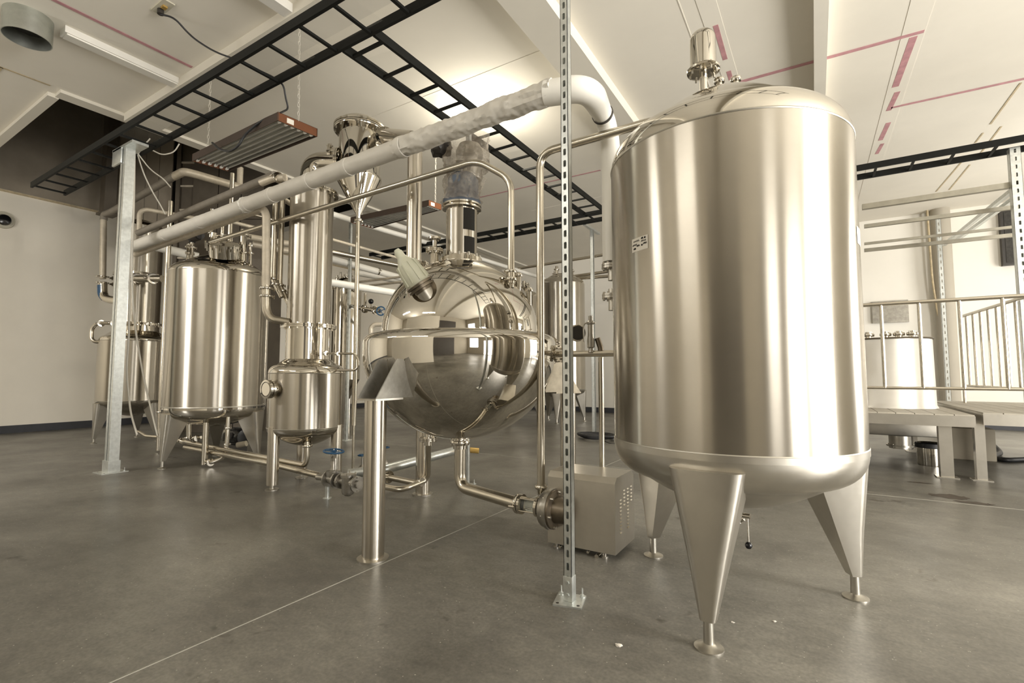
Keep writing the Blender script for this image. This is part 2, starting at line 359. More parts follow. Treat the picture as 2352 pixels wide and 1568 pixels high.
# joint tapes on the ceiling boards
def strip(p, q, w, m='pink', n='joint_tape'):
    p = V(p); q = V(q); dz = V(0, 0, .002 if m != 'ceil' else 0); B().bar(p - dz, q - dz, w, .003).build(n, m, ce)
zt = HC - .0015
strip((-.72, 6.41, zt), (1.1, 6.45, zt), .055); strip((1.0, 8.13, zt), (3.4, 8.2, zt), .05)
for a, b_, wd in ((6.5, 7.55, .07), (7.7, 8.2, .06), (8.6, 9.2, .06), (9.35, 9.75, .05)): strip((1.02, a, zt), (.98, b_, zt), wd)
strip((1.02, 4.0, zt), (.98, 12.5, zt - .0005), .20, 'ceil', 'joint_compound')
strip((-.78, 4.2, zt), (-.72, 8.5, zt - .0005), .17, 'ceil', 'joint_compound')
for a, b_ in ((4.3, 4.7), (5.2, 5.85), (6.1, 6.3)): strip((-.75, a, zt), (-.75, b_, zt), .05)
strip((-6.12, .6, zt), (-6.1, 2.7, zt), .045)
strip((-8.0, 7.9, zt), (-3.1, 7.97, zt), .035)
strip((-13.3, 1.5, zt), (-8.0, 1.52, zt), .03, 'putty'); strip((-8.02, .3, zt), (-8.0, 1.95, zt), .03, 'putty')
for a, b_ in (((2345, 190), (2275, 285)), ((2258, 305), (2240, 328)), ((2212, 368), (2150, 440)), ((2300, 290), (2240, 368)), ((2228, 378), (2180, 436))): strip(G(*a, zt), G(*b_, zt), .022, 'putty')
# thin board joints as narrow raised sealant lines
for yy in (4.6, 9.2): strip((-5.2, yy, zt), (-2.4, yy, zt), .008, 'ceil', 'joint_compound')
strip((-1.0, 3.0, zt), (-1.0, 12, zt), .01, 'ceil', 'joint_compound')

# ================================================================== CABLE TRAYS
def tray(p, q, nr, label, up=.08, wd=.38, off=.1):
    p, q = V(p), V(q); a = (q - p).normalized(); s_ = V(-a.y, a.x, 0)
    t = thing('cable_tray', (p + q) / 2, label, 'cable tray', 'black ladder cable trays under the ceiling')
    for k in (-1, 1): B().bar(p + s_ * k * wd / 2, q + s_ * k * wd / 2, .028, up).build('side_rail', 'black', t)
    L = (q - p).length; base = None
    for i in range(nr):
        c = p + a * (off + (L - 2 * off) * i / (nr - 1)) - V(0, 0, up / 2 - .012)
        if base is None:
            base = B().bar(c - s_ * (wd / 2 - .014), c + s_ * (wd / 2 - .014), .028, .022).build('rung', 'black', t); c0 = c
        else:
            o = base.copy(); COL.objects.link(o); o.location = c - c0
    return t
TZ = 3.98
tray((-9.9, 2.47, TZ), (0.9, 2.47, TZ), 26, 'long black ladder tray running from the left strut post past the ceiling beam, holding cables')
tray((-3.195, 2.68, TZ), (-3.195, 7.92, TZ), 15, 'black ladder tray leaving the long tray over the spherical vessel toward the back')
tray((-8.9, 8.12, TZ), (-2.85, 8.12, TZ), 17, 'far black ladder tray beyond the spherical vessel, seen low under the ceiling')
tray((-.5, 8.27, TZ), (3.3, 8.27, TZ), 10, 'black ladder tray at the right edge, above the strut frame')

# ================================================================== STRUT POSTS
def strut_geo(p, q, w, name, par, face=Y, slot=.048, m='galv', sl=.028, sw=.013):
    """C-channel strut with slotted back (faces -face)"""
    p, q = V(p), V(q); a = (q - p).normalized(); f = V(face); s_ = a.cross(f).normalized(); L = (q - p).length; b_ = B(); t = .0028; h = w / 2
    # two sides, two lips
    for k in (-1, 1):
        b_.bar(p + s_ * k * (h - t / 2), q + s_ * k * (h - t / 2), w, t, s_) if False else b_.prism([p + s_ * k * h - f * h, p + s_ * k * h + f * h, p + s_ * k * (h - t) + f * h, p + s_ * k * (h - t) - f * h], a * L)
        b_.prism([p + s_ * k * h + f * h, p + s_ * k * (h * .45) + f * h, p + s_ * k * (h * .45) + f * (h - t), p + s_ * k * h + f * (h - t)], a * L)
    # back web with slots: two flanges strips + bridges
    n = max(1, int(L / slot))
    for k in (-1, 1):
        b_.prism([p + s_ * k * (sw / 2) - f * h, p + s_ * k * h - f * h, p + s_ * k * h - f * (h - t), p + s_ * k * (sw / 2) - f * (h - t)], a * L)
    for i in range(n + 1):
        z0 = i * slot; z1 = min(z0 + slot - sl, L)
        if z0 >= L: break
        c0 = p + a * z0; c1 = p + a * z1; ch = .004
        b_.prism([c0 - s_ * (sw / 2) - f * h, c0 + s_ * (sw / 2) - f * h, c0 + s_ * (sw / 2) - f * (h - t), c0 - s_ * (sw / 2) - f * (h - t)], c1 - c0)
        for e, dd in ((z0, -1), (z1, 1)):       # rounded slot ends
            for k in (-1, 1):
                q0 = p + a * e - f * h
                b_.prism([q0 + s_ * k * sw / 2, q0 + s_ * k * (sw / 2 - ch), q0 + s_ * k * sw / 2 + a * dd * ch], f * t)
    return b_.build(name, m, par)
def base_plate(par, c, rz=0, s=.15, studs=True):
    c = V(c); B().box(c - V(s / 2, s / 2, 0), c + V(s / 2, s / 2, .008), rz).build('base_plate', 'galv', par)
    m_ = Matrix.Rotation(rz, 3, 'Z')
    if studs:
        for dx, dy in ((-.38, .38), (.38, .38)):
            p = c + m_ @ V(dx * s, dy * s, 0); B().cyl(p, p + V(0, 0, .05), .004, seg=8).cyl(p + V(0, 0, .008), p + V(0, 0, .018), .010, seg=6).cyl(p + V(0, 0, .008), p + V(0, 0, .010), .016).build('anchor_bolt', 'galv', par)
    for dx, dy in ((-.36, -.36), (.36, -.36)):
        p = c + m_ @ V(dx * s, dy * s, 0); B().cyl(p + V(0, 0, .0065), p + V(0, 0, .0088), .008, seg=12).build('bolt_hole', 'dark', par)
FP = (-1.10, 2.33)
t = thing('strut_post', (*FP, 0), 'tall slotted galvanised strut post in the foreground between sphere and large tank', 'post')
strut_geo((*FP, .006), (*FP, 3.95), .043, 'channel', t, Y, .0635, sl=.036, sw=.016)
w_ = .025
B().box((FP[0] - w_, FP[1] - w_, .008), (FP[0] + w_, FP[1] + w_, .13), 0, .003).build('socket', 'galv', t)
base_plate(t, (*FP, 0), R_(14), .145)
for dz in (.04, .10): B().cyl((FP[0], FP[1] - w_ - .008, dz), (FP[0], FP[1] - w_, dz), .011, seg=6).build('bolt', 'galv', t)
LP = (-7.09, 2.47)
t = thing('strut_post', (*LP, 0), 'plain galvanised strut post left of the vessels, carrying the tray end', 'post')
B().box((LP[0] - .055, LP[1] - .05, .006), (LP[0] + .0, LP[1] + .05, 3.93)).box((LP[0] + .02, LP[1] - .05, .006), (LP[0] + .075, LP[1] + .05, 3.93)).box((LP[0] - .03, LP[1] + .02, .006), (LP[0] + .05, LP[1] + .045, 3.93)).build('channel', 'galv', t)
base_plate(t, (*LP, 0), 0, .26); B().box((LP[0] - .08, LP[1] - .06, .008), (LP[0] + .09, LP[1] + .06, .14)).build('socket', 'galv', t)
B().box((LP[0] - .26, LP[1] - .07, 3.72), (LP[0] - .0, LP[1] - .045, 3.93), 0, .01).box((LP[0] - .26, LP[1] - .07, 3.90), (LP[0] + .3, LP[1] + .1, 3.93)).build('bracket', 'galv', t)
P2 = G(1365, 1000)
t = thing('strut_post', P2, 'distant galvanised strut post right of the foreground post, under the tray corner', 'post')
strut_geo((P2.x, P2.y, .006), (P2.x, P2.y, 3.94), .06, 'channel', t, X, .1, sl=.04); base_plate(t, P2, 0, .2)
B().box((P2.x - .03, P2.y - .35, 3.92), (P2.x + .03, P2.y + .35, 3.96)).build('bracket', 'galv', t)
P3 = D(795, 1000, 8.6); P3.z = 0
t = thing('strut_post', P3, 'perforated strut post in front of the slim evaporator behind the sphere', 'post')
strut_geo((P3.x, P3.y, .006), (P3.x, P3.y, 3.95), .045, 'channel', t, Y, .1, sl=.045); base_plate(t, P3, 0, .2)
P4 = D(1072, 1112, 5.15); P4.z = 0
t = thing('strut_post', P4, 'slotted strut post standing behind the outlet pipe of the sphere', 'post')
strut_geo((P4.x, P4.y, .006), (P4.x, P4.y, 3.94), .045, 'channel', t, Y, .06, sl=.03); base_plate(t, P4, .3, .16)
# right-hand frame: two posts, rails and diagonals
Q1 = onY(2346, 600, 8.25); Q2 = onX(2168, 700, 1.75)
t = thing('pipe_rack', (Q1.x, 8.25, 0), 'galvanised strut rack with diagonal braces at the right edge over the platform', 'rack')
def fr(p, q, wdt=.045, m='galv', n='brace'): return B().bar(p, q, wdt, wdt).build(n, m, t)
strut_geo((Q1.x, 8.25, .01), (Q1.x, 8.25, 3.93), .10, 'post', t, Y, .1, sl=.05, sw=.02)
strut_geo((1.72, 9.9, .01), (1.72, 9.9, 3.6), .055, 'post', t, Y, .1, sl=.045)
def px(a, y): return onY(a[0], a[1], y)
fr(px((1980, 476), 8.3), px((2340, 423), 8.3), .07, 'raildark', 'rail')
fr(px((1985, 520), 8.6), px((2345, 474), 8.6), .05, 'raildark', 'rail')
fr(px((1985, 560), 9.0), px((2345, 519), 9.0), .035, 'raildark', 'rail')
fr(px((1985, 575), 9.4), px((2345, 538), 9.4), .05, 'raildark', 'rail')
fr(px((2338, 427), 8.35), D(2168, 562, 9.0), .05); fr(px((2342, 447), 8.6), D(2190, 556, 9.0), .05)
# ================================================================== LARGE FOREGROUND TANK
def head(r, h, kr, n=8, up=1):
    """torispherical head profile from rim (r,0) to (0,h) with knuckle kr"""
    pr = []
    for i in range(n + 1):
        a = i / n * math.pi / 2 * .92; pr.append((r - kr + kr * math.cos(a), kr * math.sin(a)))
    r0, z0 = pr[-1]
    for i in range(1, n + 1):
        t_ = i / n; pr.append((r0 * (1 - t_), z0 + (h - z0) * (1 - (1 - t_) ** 2)))
    pr[-1] = (0, pr[-1][1]); return [(a, b_ * up) for a, b_ in pr]
def vleg(par, c, ang, R, ztop, zbot, wtop, wbot, dtop, dbot, m='sheet', foot=.06):
    """folded-sheet leg: channel tapering downward, facing outward at angle ang"""
    a = V(math.cos(ang), math.sin(ang), 0); s_ = V(-a.y, a.x, 0); c = V(c); b_ = B(); n = 10; rows = []
    lean = 0
    for i in range(n + 1):
        k = i / n; z = zbot + (ztop - zbot) * k; w_ = (wbot + (wtop - wbot) * k) / 2; d_ = dbot + (dtop - dbot) * k
        o = c + V(0, 0, z - c.z) + a * R; cr = min(w_ * .55, .035 + .02 * k); pts = []
        pts.append(o - s_ * w_ - a * d_); pts.append(o - s_ * w_ - a * cr)
        for j in range(1, 5): t_ = j / 5 * math.pi / 2; pts.append(o - s_ * (w_ - cr + cr * math.cos(t_)) - a * (cr - cr * math.sin(t_)))
        pts.append(o - s_ * (w_ - cr)); pts.append(o + s_ * (w_ - cr))
        for j in range(1, 5): t_ = j / 5 * math.pi / 2; pts.append(o + s_ * (w_ - cr + cr * math.sin(t_)) - a * (cr - cr * math.cos(t_)))
        pts.append(o + s_ * w_ - a * cr); pts.append(o + s_ * w_ - a * d_)
        rows.append([b_.bm.verts.new(p) for p in pts])
    for A, Bq in zip(rows, rows[1:]):
        for j in range(len(A) - 1): b_.bm.faces.new((A[j], A[j + 1], Bq[j + 1], Bq[j]))
        b_.bm.faces.new((A[-1], A[0], Bq[0], Bq[-1]))
    b_.bm.faces.new(rows[0][::-1]); b_.bm.faces.new(rows[-1])
    lg = b_.build('leg', m, par)
    o = c + a * (R - dbot * .5)
    B().lathe([(0, 0), (foot, 0), (foot, .006), (foot * .55, .014), (foot * .36, .022), (foot * .33, zbot + .01), (0, zbot + .01)], (o.x, o.y, 0), Z, 24).build('foot', 'dull', lg)
    return lg
TC = V(-.40, 2.86, 0)
t = thing('storage_tank', TC, 'largest upright brushed steel tank in the right foreground on three folded legs', 'tank')
TR = .605
_fx, _fy = TC.x * (1 - TR / TC.length), TC.y * (1 - TR / TC.length)
ZT, ZB = ZZ(259, _fx, _fy), ZZ(1047, _fx, _fy)
B().lathe([(TR, ZB), (TR, ZT)], TC, Z, 96).build('shell', 'brushed', t)
B().lathe([(TR + .002, ZT)] + [(r, ZT + z) for r, z in head(TR, .40, .17, 12)], TC, Z, 96).build('top_head', 'polished', t)
B().lathe([(TR + .003, ZB), (TR + .003, ZB - .03)] + [(r, ZB - .03 - z) for r, z in head(TR, .31, .15, 12)], TC, Z, 96).build('bottom_head', 'sheet', t)
for _z in (ZT, ZB): B().lathe([(TR + .001, _z - .005), (TR + .0035, _z), (TR + .001, _z + .005)], TC, Z, 96).build('weld_seam', 'dull', t)
for a in (-92, 28, 148): vleg(t, TC, R_(a), TR + .03, .735, .115, .315, .065, .30, .055)
# tri-clamp drain valve under the tank
dv = D(1702, 1180, 2.78)
B().cyl((dv.x - .015, dv.y, dv.z + .16), (dv.x - .015, dv.y, dv.z - .05), .016).clamp((dv.x - .015, dv.y, dv.z + .045), Z, .030).clamp((dv.x - .015, dv.y, dv.z - .01), Z, .030).cyl((dv.x - .035, dv.y, dv.z - .05), (dv.x + .01, dv.y, dv.z - .02), .017).build('drain_valve', 'polished', t)
B().cyl((dv.x, dv.y - .02, dv.z + .0), (dv.x + .05, dv.y - .03, dv.z + .002), .014).cyl((dv.x + .035, dv.y - .03, dv.z), (dv.x + .037, dv.y - .03, dv.z - .14), .005).build('valve_handle', 'polished', t)
B().lathe([(0, -.02), (.012, -.016), (.018, -.006), (.019, 0), (.017, .008), (.010, .017), (0, .02)], (dv.x + .037, dv.y - .03, dv.z - .155), Z, 20).build('handle_ball', 'knob', t)
# spray-ball / breather on top
bx_ = D(1615, 150, 2.72); bz = ZZ(200, bx_.x, bx_.y) - .06
b0 = B().cyl((bx_.x, bx_.y, bz), (bx_.x, bx_.y, bz + .17), .022).build('breather_stem', 'polished', t)
z1 = ZZ(163, bx_.x, bx_.y)
B().lathe([(0, -.014), (.06, -.014), (.09, -.006), (.092, .004), (.085, .012), (0, .012)], (bx_.x, bx_.y, z1), Z, 32).build('breather_disc', 'polished', t)
for i in range(8):
    a = i * math.pi / 4; B().cyl((bx_.x + .072 * math.cos(a), bx_.y + .072 * math.sin(a), z1 - .028), (bx_.x + .072 * math.cos(a), bx_.y + .072 * math.sin(a), z1 + .022), .006, seg=6).build('bolt', 'dull', t)
zt1 = ZZ(70, bx_.x, bx_.y)
B().lathe([(.0715, z1 + .02), (.0715, zt1 - .06)] + [(.0715 * math.cos(i * math.pi / 16), zt1 - .06 + .06 * math.sin(i * math.pi / 16)) for i in range(1, 8)] + [(0, zt1)], (bx_.x, bx_.y, 0), Z, 32).build('breather_cap', 'polished', t)
for px_, py_ in ((1652, 186), (1690, 183)):
    q = D(px_, py_, 2.75); B().cyl(q - V(0, 0, .06), q + V(0, 0, .015), .018).clamp(q, Z, .028).build('nozzle', 'polished', t)
# curved paper labels
def curved_label(px0, py0, px1, py1, name, side=False):
    # angle range on the shell from pixel columns
    def hit(px_):
        r = ray(px_, 850); o = V(0, 0, 0); dx, dy = r.x, r.y; A = dx * dx + dy * dy; bb = -2 * (dx * TC.x + dy * TC.y); cc = TC.x ** 2 + TC.y ** 2 - TR ** 2
        q = (-bb - math.sqrt(max(bb * bb - 4 * A * cc, 0))) / 2 / A; return math.atan2(dy * q - TC.y, dx * q - TC.x), -math.sin(YAW) * dx * q + math.cos(YAW) * dy * q
    return hit(px0), hit(px1)
(a0, d0), (a1, d1) = curved_label(1457, 0, 1494, 0, '')
zc = EYE + d0 * ray(1460, 566).z
b_ = B(); n = 6; rows = []
for i in range(n + 1):
    a = a0 + (a1 - a0) * i / n; rows.append([b_.bm.verts.new((TC.x + (TR + .0012) * math.cos(a), TC.y + (TR + .0012) * math.sin(a), zc + dz)) for dz in (-.034, .034)])
for A, Bq in zip(rows, rows[1:]): b_.bm.faces.new((A[0], Bq[0], Bq[1], A[1]))
lb = b_.build('paper_label', 'paper', t)
def on_label(u, v): a = a0 + (a1 - a0) * u; return V(TC.x + (TR + .0022) * math.cos(a), TC.y + (TR + .0022) * math.sin(a), zc + v * .034)
ink = B()
for u0, u1, v in ((.12, .50, .55), (.62, .74, .72), (.80, .88, .70), (.06, .34, .02), (.62, .90, .30), (.12, .28, -.55), (.34, .52, -.22), (.62, .70, -.25), (.74, .94, -.12)):
    k = 5; pts = [on_label(u0 + (u1 - u0) * i / (k * 2), v + (.11 if i % 2 else -.11) + random.uniform(-.04, .04)) for i in range(k * 2 + 1)]
    ink.tube(pts, .0011, 0, 5)
ink.build('handwriting', 'ink', lb)
(a0, d0), (a1, d1) = curved_label(1983, 0, 1998, 0, '')
a1 = a0 + .18; zc = EYE + d0 * ray(1990, 538).z
b_ = B(); rows = []
for i in range(5):
    a = a0 + .18 * i / 4; rows.append([b_.bm.verts.new((TC.x + (TR + .0012) * math.cos(a), TC.y + (TR + .0012) * math.sin(a), zc + dz)) for dz in (-.04, .04)])
for A, Bq in zip(rows, rows[1:]): b_.bm.faces.new((A[0], Bq[0], Bq[1], A[1]))
b_.build('paper_label', 'paper', t)

# ================================================================== SPHERICAL VESSEL
SC = V(-2.42, 3.12, 0); SR = .76
t = thing('spherical_vessel', SC, 'mirror polished spherical jacketed vessel at the centre on pipe legs', 'vessel')
pr = [(0, 1.335 - .695)]
for i in range(1, 25):
    a = -math.pi / 2 + i / 24 * math.pi / 2; pr.append((SR * math.cos(a), 1.335 + .695 * math.sin(a)))
pr += [(SR, 1.385)]
for i in range(1, 9):
    a = i / 8 * math.pi / 2; pr.append((SR - .085 + .085 * math.cos(a), 1.385 + .075 * math.sin(a)))
pr += [(.605, 1.462)]
B().lathe(pr, SC, Z, 128).build('jacket', 'mirror', t)
DR = .622
pr = [(DR + .02, 1.450), (DR + .02, 1.468), (DR, 1.470)]
for i in range(0, 25):
    a = i / 24 * math.pi / 2; pr.append((DR * math.cos(a), 1.475 + .60 * math.sin(a)))
pr[-1] = (0, pr[-1][1])
B().lathe(pr, SC, Z, 128).build('dome', 'mirror', t)
# agitator neck
B().lathe([(0, 2.02), (.168, 2.03), (.168, 2.085), (.150, 2.09), (.150, 2.10), (0, 2.10)], SC, Z, 48).build('neck_flange', 'polished', t)
for i in range(12):
    a = i * math.pi / 6; B().cyl(SC + V(.148 * math.cos(a), .148 * math.sin(a), 2.07), SC + V(.148 * math.cos(a), .148 * math.sin(a), 2.115), .010, seg=6).build('bolt', 'dull', t)
nk = B().lathe([(.126, 2.09), (.126, 2.50)], SC, Z, 48).build('neck', 'brushed', t)
B().lathe([(0, 2.485), (.150, 2.485), (.160, 2.49), (.160, 2.50), (.143, 2.505), (.143, 2.512), (.16, 2.517), (.16, 2.53), (0, 2.53)], SC, Z, 48).build('neck_flange', 'polished', t)
# dark guard window wrapped over the right of the neck
def arc_panel(c, r, a0, a1, z0, z1, name, m, par, n=10):
    b_ = B(); rows = []
    for i in range(n + 1):
        a = a0 + (a1 - a0) * i / n; rows.append([b_.bm.verts.new((c.x + rr * math.cos(a), c.y + rr * math.sin(a), z)) for rr, z in ((r, z0), (r, z1), (r - .004, z1), (r - .004, z0))])
    for A, Bq in zip(rows, rows[1:]):
        for j in range(4): b_.bm.faces.new((A[j], Bq[j], Bq[(j + 1) % 4], A[(j + 1) % 4]))
    b_.bm.faces.new(rows[0]); b_.bm.faces.new(rows[-1][::-1]); return b_.build(name, m, par)
va = math.atan2(-SC.y, -SC.x)      # direction from vessel to camera
arc_panel(SC, .1285, va + .10, va + .95, 2.30, 2.475, 'guard_window', 'darkvoid', t)
arc_panel(SC, .1285, va + .16, va + .95, 2.115, 2.245, 'guard_window', 'darkvoid', t)
# drive: wrapped gearbox and motor
B().lathe([(0, 2.53), (.150, 2.53), (.155, 2.56), (.140, 2.60), (.132, 2.62), (.132, 2.66), (0, 2.66)], SC, Z, 40).build('gearbox_base', 'bluecap', t)
B().lathe([(0, 2.62), (.128, 2.62), (.128, 2.74), (.10, 2.78), (0, 2.78)], SC + V(.01, 0, 0), Z, 12).build('gearbox', 'bluecap', t)
B().lathe([(0, 2.78), (.10, 2.78), (.11, 2.82), (.115, 3.02), (.09, 3.08), (0, 3.09)], SC + V(0, .10, 0), Z, 24).build('motor', 'castsilver', t)
B().blob(D(1012, 340, 3.95), .09, .08, .08, .2, 3, 4).build('fan_cowl', 'dark', t)
fm = B(); rows = []; N = 72; HH = 46
for i in range(HH + 1):
    k = i / HH; z = 2.545 + (3.13 - 2.545) * k; rr = .17 - .015 * math.sin(k * 9) + (.02 if k > .6 else 0) - (.04 if .38 < k < .52 else 0); row = []
    for j in range(N):
        a = 2 * math.pi * j / N; p = V(math.cos(a), math.sin(a), z * 3); q = rr * (1 + .20 * noise.noise(p * 2.1) + .11 * noise.noise(p * 6.3) + .05 * noise.noise(p * 14))
        row.append(fm.bm.verts.new((SC.x + q * math.cos(a), SC.y + .09 * k + q * math.sin(a), z)))
    rows.append(row)
for A, Bq in zip(rows, rows[1:]):
    for j in range(N): fm.bm.faces.new((A[j], A[(j + 1) % N], Bq[(j + 1) % N], Bq[j]))
fm.build('plastic_wrap', 'film', t, smooth=False)
# legs with gusset brackets
M['patina'] = mat('brown heat-tinted plate', (.15, .13, .095), .5, .7, .25, 9)
def sleg(pos, gm='gusset', fr_=.098):
    p = V(pos[0], pos[1], 0); lg = B().cyl(p + V(0, 0, .01), p + V(0, 0, .985), .0685, seg=40).build('leg', 'brushed2', t)
    B().lathe([(0, 0), (fr_, 0), (fr_, .012), (.075, .016), (0, .016)], p, Z, 36).build('foot', 'dull', lg)
    a = (V(SC.x, SC.y, 0) - p).normalized(); s_ = V(-a.y, a.x, 0)
    br = B().prism([p - a * .085 - s_ * .085 + V(0, 0, .985), p - a * .085 + s_ * .085 + V(0, 0, .985), p + a * .16 + s_ * .085 + V(0, 0, .985), p + a * .16 - s_ * .085 + V(0, 0, .985)], V(0, 0, .012)).build('bracket', 'sheet' if gm == 'gusset' else 'patina', t)
    for k in (-1, 1):
        o = p + s_ * k * .075
        B().prism([o - a * .08 + V(0, 0, .997), o + a * .26 + V(0, 0, .997), o + a * .30 + V(0, 0, 1.10), o + a * .16 + V(0, 0, 1.25), o + a * .10 + V(0, 0, 1.25)], s_ * .007 * k).build('gusset', gm, br)
    return lg
M['brushed2'] = mat('brushed steel leg', (.62, .575, .50), .22, 1, .05, 3, aniso=.7)
sleg((-2.385, 2.20)); sleg((-3.24, 3.60), 'patina'); sleg((-1.86, 3.93), 'patina')
# top nozzles
def dome_z(x, y): rr = math.hypot(x - SC.x, y - SC.y); return 1.475 + .60 * math.sqrt(max(0, 1 - (rr / DR) ** 2))
for px_, py_, d_, rr in ((998, 600, 3.85, .032), (1172, 640, 3.62, .03), (1190, 650, 3.7, .022), (1215, 672, 3.75, .02)):
    q = D(px_, py_, d_); z0 = dome_z(q.x, q.y); b_ = B().cyl((q.x, q.y, z0 - .03), (q.x, q.y, z0 + .11), rr); b_.clamp((q.x, q.y, z0 + .09), Z, rr * 1.5); b_.build('nozzle', 'polished', t)
q = D(998, 590, 3.85); z0 = dome_z(q.x, q.y)
B().flange((q.x, q.y, z0 + .10), Z, .07, .012, 8, .007).cyl((q.x, q.y, z0 + .1), (q.x, q.y, z0 + .2), .018).flange((q.x, q.y, z0 + .20), Z, .05, .008, 6, .005).build('nozzle_flange', 'polished', t)
q = D(962, 607, 4.05); B().cyl((q.x, q.y, dome_z(q.x, q.y) - .05), (q.x, q.y, q.z + .02), .05).flange((q.x, q.y, q.z), Z, .085, .012, 8, .007).build('nozzle_flange', 'polished', t)
# bottom outlet
B().cyl(SC + V(0, 0, .56), SC + V(0, 0, .68), .055).clamp(SC + V(0, 0, .61), Z, .072, .02).build('outlet', 'polished', t)
q = D(984, 1000, 4.15); B().cyl((q.x, q.y, q.z - .08), (q.x, q.y, q.z + .1), .035).flange((q.x, q.y, q.z - .03), Z, .075, .014, 6, .007).build('outlet', 'polished', t)
# coil-inlet stub on the jacket at the right
q = onX(1262, 806, -1.72)
# sight lamp, pale green
def dome_hit(px_, py_):
    r = ray(px_, py_); o = V(0, 0, EYE) - V(SC.x, SC.y, 1.475); k = V(1 / DR, 1 / DR, 1 / .60); d3 = V(r.x * k.x, r.y * k.y, r.z * k.z); o3 = V(o.x * k.x, o.y * k.y, o.z * k.z)
    A = d3.dot(d3); bb = 2 * o3.dot(d3); cc = o3.dot(o3) - 1; q = (-bb - math.sqrt(max(0, bb * bb - 4 * A * cc))) / 2 / A
    return r * q + V(0, 0, EYE)
lp0 = dome_hit(972, 664); nn = (lp0 - V(SC.x, SC.y, 1.475)).normalized(); lp0 = lp0 + nn * .02; lp1 = D(910, 573, (-math.sin(YAW) * lp0.x + math.cos(YAW) * lp0.y) - .06); ax = (lp1 - lp0).normalized(); L = (lp1 - lp0).length
t2 = thing('sight_lamp', lp0, 'pale green ribbed flameproof lamp bolted at an angle on the sphere dome', 'lamp')
B().lathe([(0, 0), (.065, 0), (.066, .02), (.098, .022), (.098, .036), (.082, .038), (.082, .044), (.10, .046), (.10, .062), (.076, .066), (0, .066)], lp0 - ax * .03, ax, 36).build('ring_flange', 'darksteel', t2)
B().cyl(lp0 - ax * .16, lp0 - ax * .01, .06, seg=28).build('sight_neck', 'dull', t2)
B().lathe([(0, .03), (.078, .03), (.084, .05), (.082, L * .45), (.070, L * .62), (.060, L * .66), (.050, L * .70), (.040, L * .76), (.032, L * .8), (.030, L * .93), (.024, L * .95), (.018, L), (0, L)], lp0, ax, 36).build('housing', 'lampgreen', t2)
u, v, _ = frame(ax)
for i in range(10):
    a = 2 * math.pi * i / 10; e = u * math.cos(a) + v * math.sin(a); sd = ax.cross(e)
    B().prism([lp0 + ax * .05 + e * .080, lp0 + ax * .05 + e * .094, lp0 + ax * (L * .62) + e * .080, lp0 + ax * (L * .66) + e * .058], sd * .006).build('rib', 'lampgreen', t2)

# ================================================================== OUTLET PIPE, PUMP AND DISCHARGE
pz = .235; PY = 3.02
t = thing('outlet_pipe', (SC.x, SC.y, .1), 'thick steel pipe dropping from the sphere and bending toward the pump', 'pipe')
e1 = D(1190, 1156, 3.42)
B().tube([SC + V(0, 0, .60), V(SC.x, SC.y, e1.z + .0), e1], .045, .11, 24).build('run', 'satin', t)
dirp = V(1, 0, 0); gz = e1.z
B().clamp(e1 + V(.0, 0, 0), dirp, .062).build('clamp', 'polished', t)
t = thing('sight_glass', e1 + V(.07, 0, 0), 'clear tubular sight glass with tie rods between outlet pipe and pump', 'sight glass')
for k in (.02, .15): B().cyl(e1 + V(k, 0, 0), e1 + V(k + .018, 0, 0), .066, seg=28).build('end_ring', 'polished', t)
B().cyl(e1 + V(.038, 0, 0), e1 + V(.15, 0, 0), .042, seg=24).build('glass_tube', 'glass', t)
for i in range(4):
    a = i * math.pi / 2 + .6; c = V(0, .056 * math.cos(a), .056 * math.sin(a)); B().cyl(e1 + V(.02, 0, 0) + c, e1 + V(.168, 0, 0) + c, .006, seg=8).build('tie_rod', 'polished', t)
vc = e1 + V(.225, 0, -.0)
t = thing('pump', (vc.x, vc.y, 0), 'centrifugal pump under a square steel cover with louvred end, beside the foreground post', 'pump')
B().lathe([(0, -.055), (.05, -.055), (.055, -.03), (.11, -.022), (.118, -.01), (.118, .02), (.13, .022), (.13, .045), (0, .045)], vc, X, 40).build('volute', 'castsilver', t)
B().lathe([(0, .045), (.125, .045), (.125, .062), (.085, .07), (.08, .16), (0, .16)], vc, X, 32).build('adapter', 'darksteel', t)
for i in range(6):
    a = i * math.pi / 3 + .2; c = vc + V(.0, .112 * math.cos(a), .112 * math.sin(a)); B().cyl(c + V(.01, 0, 0), c + V(.085, 0, 0), .009, seg=8).build('bolt', 'dull', t)
dp = D(1243, 1118, 3.50)
B().tube([V(vc.x - .005, vc.y - .03, vc.z + .08), V(dp.x, dp.y, dp.z - .06), V(dp.x, dp.y, dp.z)], [.022, .025, .03], 0, 16).clamp(dp, Z, .042).build('discharge_neck', 'polished', t)
# cover
x0, x1, y0, y1 = -1.555, -1.085, 2.965, 3.33
cz0, cz1 = .035, .50
b_ = B()
sec = [(y0 - .005, cz0), (y0, cz1 - .035), (y0 + .035, cz1 - .002), (y1 - .035, cz1), (y1, cz1 - .035), (y1 + .005, cz0)]
b_.prism([V(x0, y, z) for y, z in sec], V(x1 - x0, 0, 0)); cv = b_.build('cover', 'sheet', t)
for c0, cnt, z0 in ((.06, 10, .14), (.13, 5, .30), (.20, 12, .14), (.27, 5, .30)):
    for i in range(cnt):
        yy = y0 + c0 + .02; zz = z0 + i * .0225
        if zz < cz1 - .05: B().prism([V(x1, yy, zz), V(x1 + .005, yy, zz + .004), V(x1, yy, zz + .009)], V(0, .03, 0)).build('louvre', 'polished', cv)
for px_ in (1285, 1350): q = onY(px_, 1256 if px_ < 1300 else 1268, y0 - .01); B().cyl(q, q + V(0, .015, 0), .009, seg=10).build('screw', 'polished', cv)
